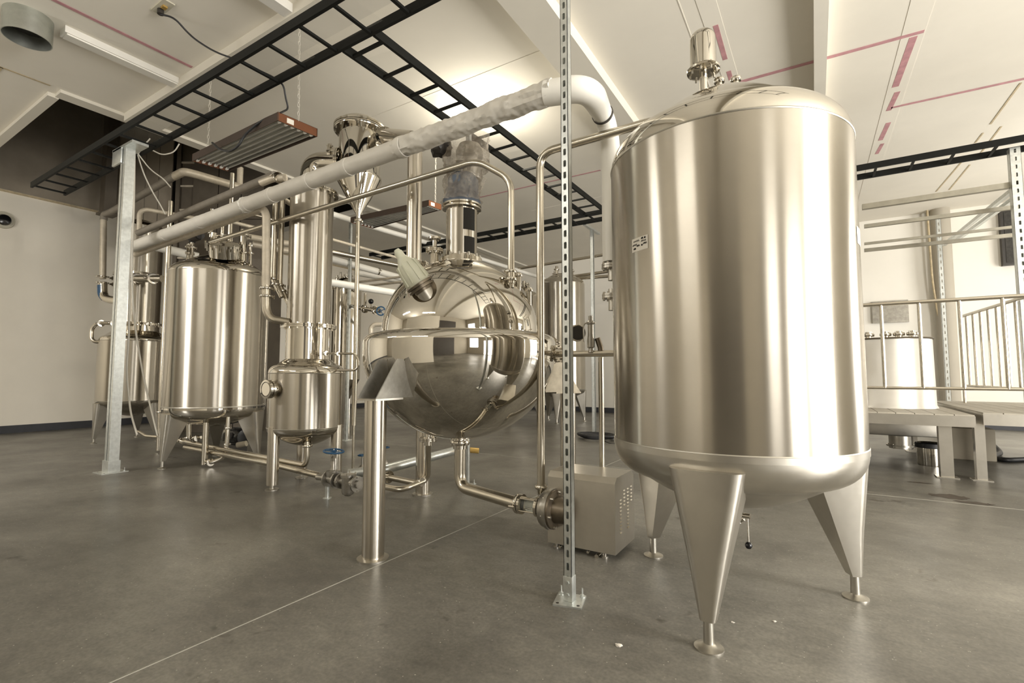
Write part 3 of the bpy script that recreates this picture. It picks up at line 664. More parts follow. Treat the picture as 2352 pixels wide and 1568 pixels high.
for xx in (x0 + .05, x1 - .08):
    for yy in (y0 + .02, y1 - .03): B().cyl((xx, yy, 0), (xx, yy, .05), .012, seg=10).lathe([(0, 0), (.022, 0), (.022, .012), (0, .012)], (xx, yy, 0), Z, 16).build('foot', 'castsilver', t)
q = onY(1370, 1278, y0 - .02); B().cyl(q, q + V(0, .06, 0), .013, seg=12).build('drain_plug', 'polished', t)
# discharge riser to the big tank
zt_ = ZZ(352, dp.x, dp.y)
pipe('discharge_pipe', [dp + V(0, 0, .01), V(dp.x, dp.y, zt_), V(-.80, dp.y - .02, zt_ + .0), V(-.66, dp.y - .05, zt_ - .10)], .029, 'tall steel riser from the pump bending over into the large tank top', 'satin', .12)
# horizontal branch with relief valve at the right of the sphere
bp0 = D(1262, 812, 3.75); bp1 = D(1412, 812, 3.62); bz_ = (bp0.z + bp1.z) / 2; bp0.z = bp1.z = bz_
t = thing('branch_pipe', bp0, 'horizontal flanged pipe leaving the right side of the sphere behind the post', 'pipe')
B().tube([bp0 - V(.14, 0, 0), bp1], .024, 0, 16).build('run', 'satin', t)
B().flange(D(1281, 812, 3.74), X, .068, .012, 8, .008).build('flange', 'polished', t)
B().tube([D(1380, 815, 3.66), D(1380, 800, 3.66), D(1372, 776, 3.66)], .022, .02, 12).build('elbow', 'darksteel', t)
q = D(1357, 800, 3.66)
t = thing('relief_valve', q, 'grey spring relief valve with lever standing on the horizontal branch pipe', 'valve')
B().lathe([(0, -.03), (.02, -.03), (.016, 0), (.028, .01), (.028, .06), (.022, .10), (.022, .18), (.030, .185), (.030, .20), (.016, .21), (.016, .245), (0, .25)], q, Z, 20).build('body', 'castsilver', t)
B().tube([q + V(.04, 0, .19), q + V(-.05, 0, .195), q + V(-.06, 0, .15), q + V(-.055, 0, .05)], .006, .03, 8).build('lever', 'dull', t)
q = D(1380, 820, 3.7); pipe('support_pipe', [q, V(q.x, q.y, .02)], .021, 'vertical steel pipe behind the pump cover, below the branch pipe', 'satin')
q = D(1325, 765, 3.75)
t = thing('dial_gauge', q, 'round black faced gauge peeking out from behind the foreground post', 'gauge')
B().lathe([(0, 0), (.062, 0), (.066, .01), (.062, .03), (0, .03)], q, V(.6, -.8, 0), 32).build('case', 'polished', t)
B().lathe([(0, .031), (.056, .031), (.056, .033), (0, .033)], q, V(.6, -.8, 0), 32).build('face', 'dark', t)

# ================================================================== WHITE INSULATED PIPE
wz = 2.95
def wp(px_): r = ray(px_, 858); # on plane Y varies linearly from 3.02 (left) to 2.72 (right)
wa = V(-8.15, 2.87, 2.89); wb = V(-1.38, 2.74, 2.985)
t = thing('insulated_pipe', wa, 'long white insulated pipe crossing in front of the columns and the sphere', 'pipe')
def crinkle(p, q, r, amp, seed, rows_=60, seg=36, name='jacket', m='insul'):
    p, q = V(p), V(q); u, v, a = frame(q - p); L = (q - p).length; b_ = B(); rows = []
    for i in range(rows_ + 1):
        h = L * i / rows_; row = []
        for j in range(seg):
            t_ = 2 * math.pi * j / seg; e = u * math.cos(t_) + v * math.sin(t_); w_ = p + a * h
            rr = r * (1 + amp * (noise.noise(V(h * 9, e.z * 2.5, e.y * 2.5 + seed)) + .6 * noise.noise(V(h * 24, e.z * 4, seed)))); row.append(b_.bm.verts.new(w_ + e * rr))
        rows.append(row)
    for A, Bq in zip(rows, rows[1:]):
        for j in range(seg): b_.bm.faces.new((A[j], A[(j + 1) % seg], Bq[(j + 1) % seg], Bq[j]))
    b_.bm.faces.new(rows[0][::-1]); b_.bm.faces.new(rows[-1]); return b_.build(name, m, t)
def lerp(a, b_, k): return a + (b_ - a) * k
k1 = (-5.02 - wa.x) / (wb.x - wa.x); k2 = (-2.75 - wa.x) / (wb.x - wa.x)
crinkle(wa, lerp(wa, wb, k1), .070, .03, 1, 80)
crinkle(lerp(wa, wb, k1 - .003), lerp(wa, wb, k2), .074, .03, 2, 70)
crinkle(lerp(wa, wb, k2 - .01), wb, .076, .16, 3, 130)
for k in (.18, .31, k1, .53, .62, .70, k2):
    c = lerp(wa, wb, k); rr = .072 if k < k1 else .077
    if k >= k2: rr = .082
    B().lathe([(rr - .006, -.03), (rr + .001, -.028), (rr + .003, .0), (rr + .001, .028), (rr - .006, .03)], c, wb - wa, 36).build('tape_band', 'insul', t)
c = lerp(wa, wb, k1)
b_ = B(); rows = []; u, v, a = frame(wb - wa)
for i in range(8):
    row = []
    for j in range(36):
        t_ = 2 * math.pi * j / 36; rr = .075 + .010 * i / 7 + .008 * noise.noise(V(i * .6, math.cos(t_) * 3, math.sin(t_) * 3)); row.append(b_.bm.verts.new(c + a * (-.01 - .035 * i / 7 * (1 + .8 * noise.noise(V(math.cos(t_) * 3, math.sin(t_) * 3, 9)))) + (u * math.cos(t_) + v * math.sin(t_)) * rr))
    rows.append(row)
for A, Bq in zip(rows, rows[1:]):
    for j in range(36): b_.bm.faces.new((A[j], A[(j + 1) % 36], Bq[(j + 1) % 36], Bq[j]))
b_.build('torn_edge', 'whitepipe', t)
vx, vy = -1.165, 3.17
ve = D(1384, 262, 3.25); vd0 = D(1402, 300, 3.36)
B().tube([wb - V(.06, 0, 0), D(1352, 199, 2.98), ve], [.080, .083, .083, .083, .083, .083, .083, .083, .083, .083, .083, .080, .066], .26, 28, 10).build('elbow', 'whitepipe', t)
ax_ = (ve - D(1352, 199, 2.98)).normalized()
B().lathe([(.070, 0), (.074, .002), (.074, .018), (.070, .02)], ve - ax_ * .01, ax_, 32).build('seal_ring', 'dark', t)
B().tube([ve, ve + ax_ * .09, V(vd0.x, vd0.y, ve.z - .16), V(vd0.x, vd0.y, 1.93)], .066, .10, 28, 8).build('drop', 'whitepipe', t)
for zz in (1.90, 1.69):
    B().flange((vd0.x - .01, vd0.y, zz), Z, .064, .016, 8, .009).cyl((vd0.x, vd0.y, zz - .1), (vd0.x, vd0.y, zz + .05), .03).build('flange', 'dull', t)

# ================================================================== HANDLE-SHAPED PIPE OVER THE SPHERE
sp = V(-6.50, 3.22, 0)       # stand pipe foot
hp = [onY(484, 556, 3.02), onY(1096, 369, 2.99), D(1174, 412, 3.60), D(1176, 650, 3.60)]
hp[3].x, hp[3].y = hp[2].x, hp[2].y
pipe('transfer_pipe', hp, .026, 'long slim steel pipe rising over the sphere and dropping onto its dome', 'satin', .10, clamps=[(hp[3] + V(0, 0, .03), Z, .04)])
zst = ZZ(535, sp.x, sp.y)
t = thing('standpipe', sp, 'vertical steel standpipe in front of the mid-left tank with clamped tee', 'pipe')
B().tube([V(sp.x, sp.y, zst), V(sp.x, sp.y, .03)], .037, 0, 20).build('run', 'satin', t)
B().clamp((sp.x, sp.y, zst - .12), Z, .055).clamp((sp.x, sp.y, zst - .25), Z, .05).cyl((sp.x - .0, sp.y, zst - .15), (sp.x + .16, sp.y - .02, zst - .14), .03).clamp((sp.x + .14, sp.y - .02, zst - .14), X, .045).build('tee', 'polished', t)
B().tube([V(sp.x, sp.y, .06), V(sp.x + .12, sp.y + .02, .06), V(sp.x + .26, sp.y + .1, .12), V(sp.x + .27, sp.y + .12, .30), V(sp.x + .26, sp.y + .13, .62)], .026, .06, 12).clamp((sp.x + .10, sp.y + .02, .06), X, .045).clamp((sp.x + .26, sp.y + .12, .28), Z, .03).clamp((sp.x + .262, sp.y + .125, .48), Z, .03).build('drain_branch', 'polished', t)

# ================================================================== MID-LEFT TANK
T1 = V(-6.76, 3.46, 0)
t = thing('storage_tank', T1, 'mid-left upright brushed steel tank behind the standpipe', 'tank')
B().lathe([(.59, .74), (.59, 2.45)], T1, Z, 80).build('shell', 'brushed', t)
B().lathe([(.592, 2.45)] + [(r, 2.45 + z) for r, z in head(.59, .30, .12, 10)], T1, Z, 80).build('top_head', 'polished', t)
B().lathe([(.592, .74), (.592, .71)] + [(r, .71 - z) for r, z in head(.59, .24, .12, 10)], T1, Z, 80).build('bottom_head', 'polished', t)
B().lathe([(.591, .73), (.594, .74), (.591, .75)], T1, Z, 80).build('weld_seam', 'dull', t)
for a in (-95, 32, 150): vleg(t, T1, R_(a), .60, .66, .09, .27, .05, .28, .05, 'sheet', .05)
for px_, py_, hh, rr in ((512, 590, .32, .022), (558, 590, .38, .045), (535, 590, .2, .02), (434, 585, .18, .03), (520, 590, .22, .02), (575, 588, .20, .02)):
    q = D(px_, py_, 6.5); b_ = B().cyl((q.x, q.y, 2.62), (q.x, q.y, 2.72 + hh), rr).clamp((q.x, q.y, 2.78), Z, rr * 1.5).clamp((q.x, q.y, 2.72 + hh * .8), Z, rr * 1.5); b_.build('nozzle', 'polished', t)
q = V(-6.36, 3.28, 2.78); ax = V(.35, -.25, 1).normalized()
mh = B().lathe([(0, -.14), (.17, -.14), (.17, .0), (.20, .0), (.20, .03), (.17, .035), (.15, .055), (0, .08)], q, ax, 36).build('manhole', 'polished', t)
u, v, _ = frame(ax)
for i in range(8):
    a = i * math.pi / 4; c = q + (u * math.cos(a) + v * math.sin(a)) * .21; B().cyl(c - ax * .05, c + ax * .05, .012, seg=8).build('swing_bolt', 'polished', mh)
B().tube([q + u * .1 + ax * .05, q + u * .1 + ax * .14, q - u * .1 + ax * .14, q - u * .1 + ax * .05], .008, .03, 8).build('handle', 'polished', mh)
q = D(445, 552, 6.45); at_ = thing('actuator', q, 'black valve actuator sitting above the mid-left tank left shoulder', 'actuator')
B().lathe([(0, -.10), (.06, -.10), (.065, -.05), (.065, .05), (.06, .10), (0, .10)], q + V(.04, 0, .05), X, 20).build('body', 'dark', at_)
B().cyl(q + V(.14, 0, .05), q + V(.17, 0, .05), .055).cyl(q + V(-.04, 0, -.02), q + V(-.04, 0, .02), .04).build('end_cap', 'rubber', at_)
B().cyl((q.x - .04, q.y, 2.70), (q.x - .04, q.y, q.z), .024).clamp((q.x - .04, q.y, q.z - .09), Z, .04).build('stem', 'polished', at_)

# ================================================================== SMALL TANK WITH COLUMN (near), and its twin far left
def evaporator(C, R, zs, colr, legs, label, grp, m='brushed', port=True, legR=.055):
    """zs: foot top, bottom seam, top seam, flange, column top"""
    zl, zb, zt2, zf, zc2 = zs
    t = thing('evaporator', C, label, 'evaporator', grp)
    B().lathe([(R, zb), (R, zt2)], C, Z, 64).build('pot_shell', m, t)
    B().lathe([(R + .001, zt2)] + [(r, zt2 + z) for r, z in head(R, .22 * R / .38, .09, 8)], C, Z, 64).build('pot_top', 'polished', t)
    B().lathe([(R + .001, zb)] + [(r, zb - z) for r, z in head(R, .20 * R / .38, .08, 8)], C, Z, 64).build('pot_bottom', 'polished', t)
    B().lathe([(R, zt2 - .004), (R + .003, zt2), (R, zt2 + .004)], C, Z, 64).lathe([(R, zb - .004), (R + .003, zb), (R, zb + .004)], C, Z, 64).build('weld_seam', 'dull', t)
    B().lathe([(colr + .002, zt2 + .12), (colr + .002, zf)], C, Z, 48).build('lower_column', 'polished', t)
    B().flange(C + V(0, 0, zf), Z, colr * 1.27, .018, 14, .011).build('column_flange', 'polished', t)
    B().lathe([(colr, zf), (colr, zc2)], C, Z, 56).build('column', m, t)
    return t
S1 = V(-4.61, 3.29, 0)
t = evaporator(S1, .38, (.55, .60, 1.16, 1.655, 3.12), .222, None, 'near evaporator: small round pot with a tall brushed column, left of the sphere', 'evaporators')
for a in (-95, 25, 150):
    p = S1 + V(.345 * math.cos(R_(a)), .345 * math.sin(R_(a)), 0); lg = B().cyl(p + V(0, 0, .05), p + V(0, 0, .62), .056, seg=28).build('leg', 'brushed2', t)
    B().lathe([(0, 0), (.065, 0), (.065, .01), (.022, .014), (.022, .055), (0, .055)], p, Z, 24).build('foot', 'dull', lg)
# port on the pot
q = onX(627, 895, 0) if False else None
pa = math.atan2(-S1.y, -S1.x) - .93; e = V(math.cos(pa), math.sin(pa), 0); pc = S1 + e * .37; pc.z = ZZ(893, pc.x, pc.y)
sgp = B().cyl(pc, pc + e * .10, .065, seg=28).lathe([(0, .045), (.092, .045), (.092, .065), (.082, .067), (.082, .072), (.092, .074), (.092, .10), (.072, .103), (.070, .09), (0, .09)], pc, e, 32).build('sight_port', 'polished', t)
B().cyl(pc + e * .0905, pc + e * .094, .068, seg=28).build('port_glass', 'dark', sgp)
# column top: flange, domed head, big elbow
B().flange(S1 + V(0, 0, 3.12), Z, .27, .018, 14, .011).build('column_flange', 'polished', t)
B().lathe([(r, 3.13 + z) for r, z in head(.222, .10, .05, 6)], S1, Z, 48).build('column_head', 'polished', t)
eb = S1 + V(-.02, .0, 3.2); cyc = D(825, 400, 5.3)
ez = ZZ(372, S1.x, S1.y)
B().tube([S1 + V(-.03, 0, 3.16), S1 + V(-.03, 0, ez), V(S1.x + .22, S1.y + .17, ez)], .115, .20, 28, 10).build('head_elbow', 'polished', t)
B().flange((S1.x + .21, S1.y + .16, ez), V(.22, .17, 0), .16, .016, 10, .011).build('elbow_flange', 'polished', t)
# level loop at the right shoulder of the pot
lx = D(800, 810, 5.1)
B().tube([D(740, 811, 5.0), D(815, 812, 5.05), D(823, 825, 5.05), D(823, 842, 5.05), D(815, 850, 5.05), D(775, 850, 5.1)], .012, .03, 10).clamp(D(748, 811, 5.0), X, .025).clamp(D(775, 812, 5.02), X, .022).build('level_loop', 'satin', t)
# cyclone
t = thing('cyclone', (cyc.x, cyc.y, 3.0), 'mirror polished cyclone with domed lid and long cone, right of the near column', 'separator')
zc = [EYE + 5.3 * ray(825, y).z for y in (268, 302, 415, 494, 500)]
B().lathe([(.225, zc[2]), (.222, zc[1])], cyc * 1 - V(0, 0, cyc.z), Z, 56).build('barrel', 'mirror', t)
B().lathe([(.277, zc[1] - .02), (.283, zc[1] - .01), (.283, zc[1] + .012), (.27, zc[1] + .014), (.27, zc[1] + .018), (.283, zc[1] + .02), (.283, zc[1] + .04), (.262, zc[1] + .042)], V(cyc.x, cyc.y, 0), Z, 56).lathe([(.222, zc[1] - .02), (.277, zc[1] - .02)], V(cyc.x, cyc.y, 0), Z, 56).build('lid_flange', 'polished', t)
for i in range(16):
    a = i * math.pi / 8; c = V(cyc.x + .262 * math.cos(a), cyc.y + .262 * math.sin(a), zc[1]); B().cyl(c - V(0, 0, .035), c + V(0, 0, .055), .009, seg=6).build('bolt', 'dull', t)
B().lathe([(.25, zc[1] + .04)] + [(.25 * math.cos(i * math.pi / 20), zc[1] + .04 + .11 * math.sin(i * math.pi / 20)) for i in range(1, 10)] + [(0, zc[1] + .15)], V(cyc.x, cyc.y, 0), Z, 56).build('lid', 'mirror', t)
B().lathe([(.243, zc[2] + .03), (.243, zc[2]), (.024, zc[3]), (.024, zc[4] - .05)], V(cyc.x, cyc.y, 0), Z, 56).build('cone', 'mirror', t)
cz_ = EYE + 5.3 * ray(825, 360).z
dd_ = (V(S1.x, S1.y, 0) - V(cyc.x, cyc.y, 0)).normalized()
B().cyl(V(cyc.x, cyc.y, cz_) + dd_ * .20, V(cyc.x, cyc.y, cz_) + dd_ * .33, .085, seg=24).flange(V(cyc.x, cyc.y, cz_) + dd_ * .31, dd_, .12, .014, 8, .009).build('inlet', 'polished', t)
B().tube([V(cyc.x, cyc.y, zc[3] + .02), V(cyc.x, cyc.y, .60)], .024, 0, 16).clamp((cyc.x, cyc.y, zc[4] - .03), Z, .04).build('dip_pipe', 'satin', t)
B().tube([V(cyc.x, cyc.y, .60), V(cyc.x, cyc.y, .02)], .014, 0, 10).build('dip_tail', 'satin', t)
# vapour line: elbow from cyclone to the vertical duct above the sphere
vd = D(953, 400, 4.35); t = thing('vapour_duct', (vd.x, vd.y, 2.0), 'thick vertical steel vapour duct rising behind the white pipe, left of the sphere neck', 'duct')
zt3 = ZZ(318, vd.x, vd.y); zb3 = ZZ(603, vd.x, vd.y)
B().tube([V(vd.x, vd.y, zb3), V(vd.x, vd.y, zt3), D(890, 310, 5.05), D(870, 318, 5.22)], .068, .13, 28, 8).build('run', 'brushed2', t)
B().flange((vd.x, vd.y, zb3 - .01), Z, .10, .012, 8, .008).flange(D(884, 312, 5.1), V(.6, -.5, 0), .10, .012, 8, .008).build('flange', 'polished', t)
# far evaporator
S2 = D(306, 900, 8.6); S2.z = 0
t = evaporator(S2, .52, (.5, .70, 1.72, 2.02, 3.75), .33, None, 'far left evaporator in the shadow by the left wall, behind the strut post', 'evaporators')
for a in (-95, 25, 150): vleg(t, S2, R_(a), .53, .66, .08, .26, .05, .25, .05, 'dull', .045)
B().lathe([(.332, 3.75)] + [(r, 3.75 + z) for r, z in head(.33, .16, .07, 6)], S2, Z, 40).build('column_head', 'polished', t)
B().flange(S2 + V(0, 0, 2.9), Z, .37, .018, 12, .012).build('column_flange', 'polished', t)

# ================================================================== PIPE CLUSTER (left)
zz = 4.02
pipe('vapour_pipe', [D(236, 640, 8.8), D(238, 505, 8.8)], .05, 'film wrapped vapour pipe climbing from the far left evaporator over the tanks', 'beigepipe', .22, clamps=[(D(236, 636, 8.8), Z, .10)])
B().tube([D(238, 505, 8.8), D(239, 493, 8.8), D(260, 484, 8.6), D(405, 402, 7.15)], .056, .16, 16).build('lagged_run', 'greypipe', bpy.data.objects['vapour_pipe'])
B().tube([D(400, 405, 7.2), D(422, 394, 7.0), D(445, 399, 7.1), D(552, 430, 7.6)], .058, .16, 16).build('upper_run', 'beigepipe', bpy.data.objects['vapour_pipe'])
pipe('blue_elbow', [D(236, 648, 8.8), D(237, 684, 8.8), D(262, 690, 8.7), D(300, 688, 8.6)], .07, 'blue elbow with clamps beside the far left column', 'satin', .14, clamps=[(D(236, 650, 8.8), Z, .10), (D(285, 689, 8.65), X, .09)])
B().tube([D(235, 655, 8.8), D(235.5, 676, 8.8), D(242, 684, 8.8)], .074, .06, 16).build('blue_sleeve', 'blue', bpy.data.objects['blue_elbow'])
pipe('level_gauge_loop', [D(300, 742, 8.2), D(222, 742, 8.2), D(210, 756, 8.2), D(210, 778, 8.2), D(218, 785, 8.2), D(252, 785, 8.2)], .03, 'bent steel loop sticking out left of the far evaporator pot', 'satin', .09, clamps=[(D(232, 742, 8.2), X, .055), (D(262, 742, 8.2), X, .055)])
pipe('upper_branch_pipe', [D(320, 530, 7.4), D(320, 478, 7.4), D(470, 505, 8.0)], .034, 'pale elbowed pipe just right of the left strut post', 'beigepipe', .14)
pipe('stub_manifold', [D(300, 640, 8.2), D(372, 640, 8.2)], .06, 'short valve stub with clamps beside the far left column', 'satin', 0, clamps=[(D(315, 640, 8.2), X, .09), (D(352, 640, 8.2), X, .09)])
pipe('grey_insulated_line', [D(318, 535, 7.2), D(470, 470, 6.2), D(632, 402, 5.35)], .047, 'dark grey insulated line running just above the white pipe', 'greypipe', .05)
pipe('return_elbow', [D(600, 420, 5.3), D(625, 410, 5.25), D(655, 408, 5.2)], .04, 'short pale elbow joining the grey line to the near column', 'beigepipe', .04, clamps=[(D(640, 408, 5.22), X, .06)])
pipe('lower_grey_line', [D(312, 584, 6.9), D(560, 494, 5.4), D(603, 478, 5.05), D(612, 492, 5.0), D(611, 655, 5.0)], .040, 'grey line below the white pipe that turns down beside the near column', 'beigepipe', .08)
t = pipe('column_feed', [D(611, 655, 5.0), D(611, 712, 5.0), D(622, 733, 5.0), D(665, 740, 5.05)], .040, 'steel elbow with clamps entering the base of the near column', 'satin', .10, clamps=[(D(611, 662, 5.0), Z, .06), (D(611, 680, 5.0), Z, .06)])
for px_, y0_, y1_, d_, r_, lab in ((633, 450, 640, 5.15, .028, 'thin vertical steel pipe left of the near column, first from the column feed'), (649, 445, 655, 5.2, .028, 'thin vertical steel pipe close against the near column left side')):
    a_ = D(px_, y0_, d_); b2 = D(px_, y1_, d_); b2.x, b2.y = a_.x, a_.y
    pipe('riser_pipe', [a_, b2, b2 + V(.06, .03, -.12), b2 + V(.10, .05, -.20)], r_, lab, 'satin', .05, clamps=[(b2, Z, .045), (b2 + V(.03, .015, -.06), Z, .04)])
for px_, y0_, y1_, d_, r_, lab in ((392, 462, 1034, 7.3, .035, 'slim upright pipe with pale cap left of the mid-left tank'), (534, 398, 592, 6.35, .028, 'slim upright pipe rising through the white pipe line from the mid-left tank'),
                                   (512, 505, 560, 6.6, .022, 'short slim upright pipe just left of the tall riser over the mid-left tank'), (552, 385, 440, 7.6, .045, 'short pale vertical pipe hanging under the grow light'), (487, 480, 545, 6.6, .022, 'short upright pipe beside the standpipe head')):
    a_ = D(px_, y0_, d_); b2 = D(px_, y1_, d_); b2.x, b2.y = a_.x, a_.y
    pipe('riser_pipe', [a_, b2], r_, lab, 'satin' if px_ != 552 else 'beigepipe', 0, clamps=[(lerp(a_, b2, .85), Z, r_ * 1.6)] if px_ != 552 else ())
pipe('white_header', [D(350, 564, 7.6), D(455, 590, 8.0)], .07, 'white plastic header pipe passing behind the mid-left tank top', 'whitepipe')
pipe('pale_header', [D(560, 542, 7.6), D(665, 560, 7.9)], .05, 'pale double header pipe between mid-left tank and near column, upper one', 'beigepipe')
pipe('pale_header', [D(580, 560, 7.8), D(665, 577, 8.1)], .06, 'pale double header pipe between mid-left tank and near column, lower one', 'beigepipe')
pipe('thin_header', [D(530, 509, 7.6), D(590, 524, 7.9)], .03, 'thin horizontal pipe above the pale double headers', 'beigepipe')
pipe('thin_header', [D(576, 491, 7.0), D(630, 506, 7.2)], .022, 'thin bright pipe crossing behind the vertical grey line', 'satin')
pipe('thin_header', [D(640, 450, 5.3), D(668, 468, 5.5)], .03, 'short stub pipe emerging below the torn insulation edge', 'beigepipe')
# floor manifold pipes
t = pipe('manifold_pipe', [D(404, 1010, 6.9), D(700, 1068, 5.05), D(705, 1052, 5.05), D(705, 1008, 5.05)], .028, 'long floor pipe from the mid-left tank turning up under the near pot', 'satin', .07, clamps=[(D(420, 1012, 6.75), V(1, -.1, 0), .045), (D(705, 1024, 5.05), Z, .042)])
pipe('manifold_pipe', [D(425, 1027, 6.7), D(610, 1062, 5.4), D(735, 1092, 4.8)], .030, 'lower floor pipe running under the tanks to the gate valve', 'satin', .02)
t = pipe('tank_drain', [D(434, 965, 6.6), D(434, 1008, 6.6)], .032, 'vertical drain pipe under the mid-left tank', 'satin', 0, clamps=[(D(434, 1005, 6.6), Z, .05), (D(450, 1008, 6.6), X, .05)])
B().tube([D(440, 1008, 6.6), D(462, 1004, 6.55)], .02, 0, 10).clamp(D(452, 1006, 6.55), X, .04).build('butterfly_valve', 'polished', t)
pipe('floor_stub_pipe', [D(318, 990, 7.8), D(335, 1001, 7.6), D(372, 1004, 7.5)], .022, 'thin floor pipe beside the far left evaporator legs', 'satin', .03)
# electric motor under the mid-left tank
q = D(548, 1000, 7.4); t = thing('electric_motor', (q.x, q.y, .02), 'black electric pump motor under the mid-left tank', 'motor')
B().lathe([(0, -.16), (.09, -.15), (.125, -.11), (.125, .12), (.11, .16), (0, .17)], V(q.x, q.y, .22), X, 28).build('body', 'knob', t)
for i in range(14):
    a = 2 * math.pi * i / 14; c = V(q.x, q.y, .22) + V(0, math.cos(a), math.sin(a)) * .128; B().bar(c + V(-.1, 0, 0), c + V(.11, 0, 0), .006, .018, V(0, math.cos(a), math.sin(a))).build('cooling_fin', 'knob', t)
B().box((q.x - .1, q.y - .08, .0), (q.x + .1, q.y + .08, .1)).build('mount', 'dark', t); B().box((q.x - .06, q.y - .16, .2), (q.x + .06, q.y - .12, .29)).build('terminal_box', 'dark', t)
B().lathe([(0, 0), (.10, 0), (.10, .06), (.06, .08), (0, .08)], V(q.x - .36, q.y, .22), X, 24).cyl((q.x - .3, q.y, .22), (q.x - .14, q.y, .22), .05).tube([V(q.x - .33, q.y, .3), V(q.x - .33, q.y, .5)], .03, 0).clamp((q.x - .33, q.y, .42), Z, .05).build('pump_head', 'castsilver', t)
B().cyl(D(545, 1022, 7.1) - V(.0, 0, .0), D(566, 1018, 7.1), .04).build('end_stub', 'card', t)

# ================================================================== GATE VALVE & STRAINER
g0 = D(765, 1100, 4.55); gz = g0.z
t = thing('gate_valve', (g0.x, g0.y, 0), 'silver gate valve with a blue handwheel on the floor line near the sphere leg', 'valve')
axv = (D(820, 1102, 4.35) - D(740, 1100, 4.65)); axv.z = 0; axv.normalize(); hub = V(g0.x, g0.y, gz)
B().lathe([(0, -.075), (.075, -.075), (.075, -.058), (.036, -.054), (.048, -.02), (.048, .02), (.036, .054), (.075, .058), (.075, .075), (0, .075)], hub, axv, 28).build('body', 'castsilver', t)
B().lathe([(0, 0), (.058, .03), (.062, .06), (.062, .08), (.03, .085), (.026, .10), (.022, .16), (0, .16)], hub, Z, 20).build('bonnet', 'castsilver', t)
for k in (-1, 1): B().tube([hub + axv * .03 * k + V(0, 0, .08), hub + axv * .028 * k + V(0, 0, .20), hub + V(0, 0, .225)], .010, .03, 8).build('yoke_arm', 'castsilver', t)
B().cyl(hub + V(0, 0, .08), hub + V(0, 0, .275), .008, seg=10).build('stem', 'polished', t)
hw = B(); wc = hub + V(0, 0, ZZ(1036, g0.x, g0.y) - gz)
tilt = Matrix.Rotation(R_(6), 3, V(0, 1, 0))
hw.tube([wc + tilt @ V(.088 * math.cos(i / 28 * 2 * math.pi), .088 * math.sin(i / 28 * 2 * math.pi), 0) for i in range(28)], .0085, 0, 10, closed=True)
for i in range(4): a = i * math.pi / 2 + .4; hw.bar(wc, wc + tilt @ V(.085 * math.cos(a), .085 * math.sin(a), 0), .016, .006)
hw.cyl(wc - V(0, 0, .012), wc + V(0, 0, .012), .018, seg=12); hw.build('handwheel', 'blue', t)
stp = D(752, 1125, 4.62); B().cyl((stp.x, stp.y, .0), (stp.x, stp.y, gz - .02), .021).lathe([(0, 0), (.04, 0), (.04, .006), (0, .006)], (stp.x, stp.y, 0), Z, 20).build('support_stub', 'galv', t)
B().cyl(hub - axv * .08, hub - axv * .24 + V(0, 0, -.01), .028).build('inlet_pipe', 'castsilver', t)
st = hub + axv * .225
t = thing('strainer', (st.x, st.y, 0), 'cast silver basket strainer between the gate valve and the sphere front leg', 'strainer')
B().lathe([(0, -.125), (.02, -.12), (.05, -.10), (.056, -.08), (.056, .045), (.068, .05), (.068, .07), (0, .075)], st, Z, 28).build('body', 'castsilver', t)
B().cyl(st - axv * .12, st + axv * .16, .035).build('bore', 'castsilver', t)
for k in (-.10, .12): B().flange(st + axv * k, axv, .068, .010, 4, .008).build('flange', 'castsilver', t)
for i in range(4): a = i * math.pi / 2 + .7; B().cyl(st + V(.062 * math.cos(a), .062 * math.sin(a), .045), st + V(.062 * math.cos(a), .062 * math.sin(a), .09), .007, seg=6).build('bolt', 'dull', t)
# floor lines right of the front sphere leg
pipe('condensate_pipe', [D(800, 1088, 4.7), D(885, 1077, 4.75), D(1046, 1034, 5.5)], .045, 'pale galvanised floor pipe crossing behind the sphere front leg', 'galv', .02, fl=[(D(892, 1095, 4.7), X, .06)])
pipe('small_floor_pipe', [D(893, 1096, 4.7), D(962, 1110, 4.6)], .028, 'short dark pipe between front and rear sphere legs', 'satin', 0)
pipe('small_floor_pipe', [D(884, 1118, 4.4), D(916, 1124, 4.4), D(935, 1120, 4.45), D(975, 1104, 4.65), D(983, 1090, 4.65), D(984, 1018, 4.3)], .026, 'small bent pipe curling up to the flange beside the rear sphere leg', 'satin', .05, clamps=[(D(968, 1107, 4.6), X, .04)])
pipe('brass_fitting', [D(1048, 1034, 5.5), D(1078, 1033, 5.4), D(1100, 1035, 5.4)], .03, 'orange brass hose fitting on the floor pipe behind the outlet pipe', 'orange', 0, cat='fitting')
for px_, py_, d_ in ((885, 1027, 5.9), (832, 1045, 5.6)):
    q = D(px_, py_, d_); tt = thing('floor_valve', (q.x, q.y, 0), 'small valve with blue wheel behind the sphere front leg, ' + ('right one' if px_ > 850 else 'left one'), 'valve', 'small blue wheel valves')
    B().tube([q + V(.045 * math.cos(i / 16 * 2 * math.pi), .045 * math.sin(i / 16 * 2 * math.pi), 0) for i in range(16)], .008, 0, 8, closed=True).bar(q - V(.045, 0, 0), q + V(.045, 0, 0), .012, .006).build('handwheel', 'blue', tt)
    B().cyl((q.x, q.y, .02), q, .010).lathe([(0, 0), (.04, 0), (.04, .1), (.02, .13), (0, .13)], (q.x, q.y, 0), Z, 14).build('body', 'castsilver', tt)

